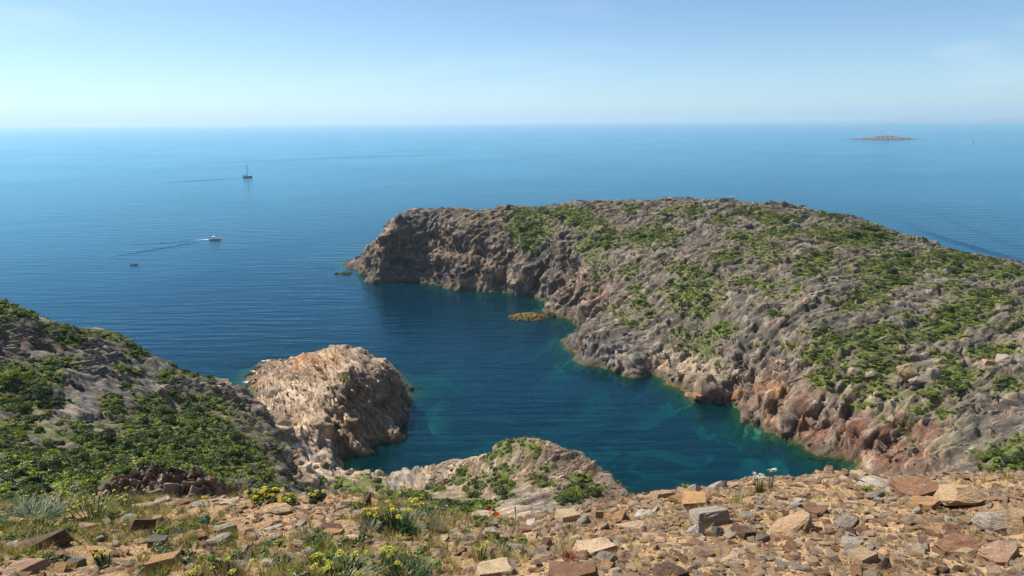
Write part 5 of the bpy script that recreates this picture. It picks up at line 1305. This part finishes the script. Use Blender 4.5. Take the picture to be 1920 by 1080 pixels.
tuft_scatter('grass', 3500, .30, .04, .12, TUFT, 1, 'dry and green grass tufts growing between the stones', 'grass', .035)
tuft_scatter('herbs', 650, .42, .04, .11, HERB, 2, 'small green herbs scattered between the stones', 'herbs', .006)
def disc_head(name, seed, n, mat, dome=.45):
    r = np.random.RandomState(seed); V, F, A = [], [], []
    for k in range(n):
        a, q = r.uniform(0, 6.283), math.sqrt(r.uniform()); p = np.array([q * math.cos(a), q * math.sin(a), dome * (1 - q * q) + r.uniform(-.08, .08)]) * np.array([.5, .5, .6]); m = r.normal(size=3) * .5 + np.array([0, 0, 1]); u = np.cross(m, r.normal(size=3)); u /= np.linalg.norm(u); w = np.cross(m, u); w /= np.linalg.norm(w)
        s = r.uniform(.09, .16); i = len(V); V += [p - u * s, p - w * s, p + u * s, p + w * s]; F.append((i, i + 1, i + 2, i + 3)); A += [r.uniform()] * 4
    return raw_mesh(name, V, F, mat, {'lv': A})
HEADS = {'yellow': [disc_head('flower_head', 60 + k, 46, M_YEL) for k in range(3)], 'lime': [disc_head('flower_head', 70 + k, 60, M_LIME) for k in range(3)], 'white': [disc_head('flower_head', 80 + k, 30, M_WHF, .8) for k in range(2)]}
def ground_at(px, py, y=None):
    q = hit_fore(px, py)
    if q: return q[0], q[2]
    p = at_y(px, py, y or 9.4); return Vector(p), float(np.linalg.norm(p - c_o))
def flowering(px, py, w, h, heads, colour, leafm, label, hs=11, seed=0, dense=90, lw=.03, bushy=False, name='flowering_plant', group='flowering plants on the stony edge'):
    """w, h in photo pixels at the plant's foot (px, py)"""
    w *= .85; h *= .8; hs *= .85; lw *= .55; dense = int(dense * 1.7); r = np.random.RandomState(seed + 600); loc, dist = ground_at(px, py); u = dist / FPX; root = tag(empty(name, loc), label, 'plant', group); W_, H_ = w * u, h * u
    fo = link('foliage', bush_mesh('foliage', 700 + seed, 7, 900, .075, .75, leafm) if bushy else tuft('foliage', 700 + seed, dense, .42, lw, .45, leafm), root); fo.scale = (W_ / 2 if bushy else W_ * .8, W_ / 2 if bushy else W_ * .8, H_ * (.85 if bushy else .72))
    for k in range(heads):
        a, q = r.uniform(0, 6.283), math.sqrt(r.uniform()) * .55; x, y = W_ * q * math.cos(a), W_ * q * math.sin(a) * .7; z = H_ * (r.uniform(.72, 1.0) if not bushy else r.uniform(.55, .85) * (1.15 - q)); st = link('stem', tube_mesh('stem', [(x * .5, y * .5, 0), (x * .85, y * .85, z * .6), (x, y, z)], .0035, M_STEM if not bushy and colour != 'white' else leafm, 4), root)
        me = HEADS[colour]; o = link('flower_head', me[k % len(me)], root, (x, y, z)); s = hs * u * r.uniform(.8, 1.2); o.scale = (s, s, s * .8); o.rotation_euler = (r.uniform(-.4, .1), r.uniform(-.3, .3), r.uniform(0, 6))
    return root
flowering(640, 1088, 130, 42, 13, 'lime', M_GRN, 'row of lime yellow umbels on green stems at the bottom edge', 15, 1)
flowering(765, 1090, 110, 56, 3, 'lime', M_DKG, 'dark green needle-leaved plant at the bottom edge', 11, 2, 190, .022)
flowering(720, 1050, 60, 34, 7, 'lime', M_STEM, 'lime yellow umbels on reddish stems beside the gnarled grey stone', 13, 3, 30)
flowering(740, 1000, 105, 62, 12, 'yellow', M_DKG, 'largest yellow-flowered clump with dark green leaves in the middle', 11, 4, 150, .03)
flowering(700, 985, 40, 40, 6, 'yellow', M_GRN, 'yellow flowers at the left end of the largest clump', 10, 5, 50)
flowering(790, 960, 50, 30, 5, 'yellow', M_GRN, 'yellow flowers behind the largest clump on the edge', 9, 6, 60)
flowering(497, 944, 78, 42, 26, 'yellow', M_GRN, 'yellow-green flowering bush on the far edge in the left half', 10, 7, bushy=True, name='flowering_bush')
flowering(540, 942, 34, 26, 5, 'lime', M_GRN, 'small lime flowering bush right of the yellow flowering bush', 9, 8, bushy=True, name='flowering_bush')
flowering(592, 945, 52, 40, 5, 'yellow', M_DKG, 'dark leafy plant with yellow heads on the far edge', 9, 9, bushy=True)
flowering(195, 1060, 34, 32, 9, 'yellow', M_GLA, 'small blue-green plant with yellow flowers on the left', 6, 10, 110, .03)
flowering(432, 1088, 84, 46, 5, 'lime', M_STEM, 'dark-stemmed plant with lime heads at the bottom edge', 11, 11, 120, .012)
flowering(360, 1090, 40, 26, 4, 'lime', M_GRN, 'two lime heads left of the dark-stemmed plant', 12, 12, 24)
flowering(60, 975, 110, 34, 3, 'white', M_GLA, 'blue-green leafy plant with white heads at the left edge', 6, 13, 260, .012)
flowering(175, 972, 90, 40, 16, 'yellow', M_GRN, 'tall grassy plant with small yellow daisies on the left edge', 5, 14, 160, .012)
flowering(235, 950, 70, 34, 14, 'yellow', M_GRN, 'yellow daisies before the dark outcrop', 5, 15, 90, .01)
flowering(110, 955, 60, 36, 10, 'yellow', M_DRY, 'tan dry stems with yellow daisies at the far left edge', 4, 16, 110, .008)
flowering(1425, 922, 28, 42, 7, 'white', M_GRN, 'small green plant with white flowers alone on the rubble skyline', 11, 17, 60, .03, name='white_flower')
flowering(1444, 915, 18, 44, 3, 'white', M_GRN, 'taller white-flowered sprig right beside the white flower plant', 10, 18, 30, .03, name='white_flower')
flowering(900, 1050, 40, 40, 6, 'lime', M_GRN, 'yellow-green weed left of the rubble', 8, 19, 60, .02)
flowering(384, 940, 16, 16, 1, 'yellow', M_GRN, 'single yellow head beside the dark outcrop', 10, 20, 12)
def clump(px, py, w, h, mat, label, seed, n=90, lw=.02, lean=.5, cat='plant', name='dry_plant', grp='dry plants on the stony edge'):
    loc, dist = ground_at(px, py); u = dist / FPX; o = link(name, tuft(name, 800 + seed, n, .35, lw, lean, mat), None, loc); o.scale = (w * u * .75, w * u * .75, h * u); return tag(o, label, cat, grp)
clump(572, 1014, 34, 24, M_GREY, 'grey dead thistle left of the dark brown wedge', 1, 110, .03); clump(690, 1002, 40, 24, M_GREY, 'grey dead thistle left of the largest yellow clump', 2, 130, .03); clump(818, 1000, 36, 30, M_GREY, 'grey dead thistle right of the largest yellow clump', 3, 140, .03)
clump(765, 1000, 30, 22, M_GREY, 'grey dead stalks at the foot of the largest yellow clump', 4, 90, .03); clump(1066, 1050, 34, 16, M_REDL, 'red dry plant left of the broad tan slab', 5, 120, .03); clump(1060, 1040, 70, 46, M_DRY, 'tall tan dry grass behind the red dry plant', 6, 150, .008, .4)
clump(348, 1035, 34, 24, M_GRN, 'bright green grass tuft beside the dark grey block', 7, 150, .02, name='grass_tuft'); clump(605, 1040, 60, 34, M_GRN, 'broad green grass tuft in the middle left', 8, 190, .014, name='grass_tuft'); clump(1070, 1000, 50, 26, M_STEM, 'brown dry grass above the broad tan slab', 9, 110, .008, .4)
clump(300, 972, 40, 22, M_DRY, 'tan dry bush on the left far edge', 10, 160, .012, .5); clump(440, 930, 60, 26, M_STEM, 'brown bare twigs right of the dark outcrop', 11, 130, .012, .6); clump(1385, 945, 40, 26, M_DRY, 'dry grass under the white flower plant', 12, 90, .01, .4)
# poppies, lavender and a bare stalk
def stalk_flower(px, py, hpx, kind, label, y=8.8, w=12):
    top = Vector(at_y(px, py, y)); dist = (top - Vector(c_o)).length; u = dist / FPX; base, _ = fore_down(top.x, top.y + .1)
    if base is None: base = top - Vector((0, 0, .4))
    root = tag(empty(kind, base), label, 'flower', None); d = top - base
    link('stem', tube_mesh('stem', [(0, 0, 0), (d.x * .6 + .01, d.y * .6, d.z * .6), tuple(d)], .006, M_GRN if kind != 'dry_stalk' else M_STEM, 5), root)
    if kind == 'poppy':
        r = np.random.RandomState(int(px)); s = w * u / 2; mat = M_ORF if w > 10 else M_POP
        for k in range(6):
            a = k * 1.047 + r.uniform(-.2, .2); V, F = [], []
            for i in range(4):
                for j in range(5):
                    t, v = i / 3, j / 2 - 1; rr = s * t * 1.05; V.append((rr * math.cos(a + v * .62) , rr * math.sin(a + v * .62), s * (.15 + .55 * t * t) * (1 if w > 10 else 1.6) + .08 * s * math.sin(9 * v + k)))
            F = [(i * 5 + j, i * 5 + j + 1, i * 5 + j + 6, i * 5 + j + 5) for i in range(3) for j in range(4)]
            o = link('petal', raw_mesh('petal', V, F, mat, {'lv': [.6] * 20}, True), root, d); o.rotation_euler = (.5, 0, 0)
        link('centre', disc_head('centre', 5, 20, M_STEM), root, d).scale = (s * .5, s * .5, s * .5)
    elif kind == 'lavender':
        for k in range(14): link('floret', disc_head_p, root, d + Vector((.008 * math.sin(k * 2.4), .008 * math.cos(k * 2.4), -.055 + k * .006))).scale = (.03, .03, .02)
    return root
disc_head_p = disc_head('floret', 91, 12, M_PUR)
stalk_flower(930, 970, 30, 'poppy', 'wide open orange-red flower in the hollow at the edge', 8.6, 15); stalk_flower(918, 956, 30, 'poppy', 'drooping red flower above the orange-red one', 8.8, 9)
stalk_flower(966, 952, 30, 'lavender', 'single dark purple flower spike before the pale path', 8.8)
stalk_flower(465, 1008, 40, 'dry_stalk', 'thin dark bare stalk standing in the left stones', 6.6)
# leafy shrubs at the very edge
for k, (px, py, w, y, lab) in enumerate([(1035, 984, 34, 9.4, 'bright light green shrub right at the rubble edge'), (1005, 980, 18, 9.6, 'small green shrub left of the bright light green shrub'), (860, 974, 40, 9.8, 'olive green shrub in the hollow of the edge'), (905, 985, 26, 9.2, 'dark green shrub below the red flowers'),
      (640, 942, 34, 10.5, 'dark green shrub right of the dark leafy plant'), (845, 958, 36, 12, 'green shrub behind the olive shrub'), (20, 958, 40, 11.4, 'green shrub in the far left edge corner')]):
    q = at_y(px, py, y); b, _ = fore_down(q[0], q[1]); z = max(q[2], b.z if b is not None else -99) - .06; u = np.linalg.norm(q - c_o) / FPX
    o = link('shrub', BUSH[k % 6], None, (q[0], q[1], z)); o.scale = (w * u, w * u, w * u * .75); tag(o, lab, 'shrub', 'shrubs along the stony edge')
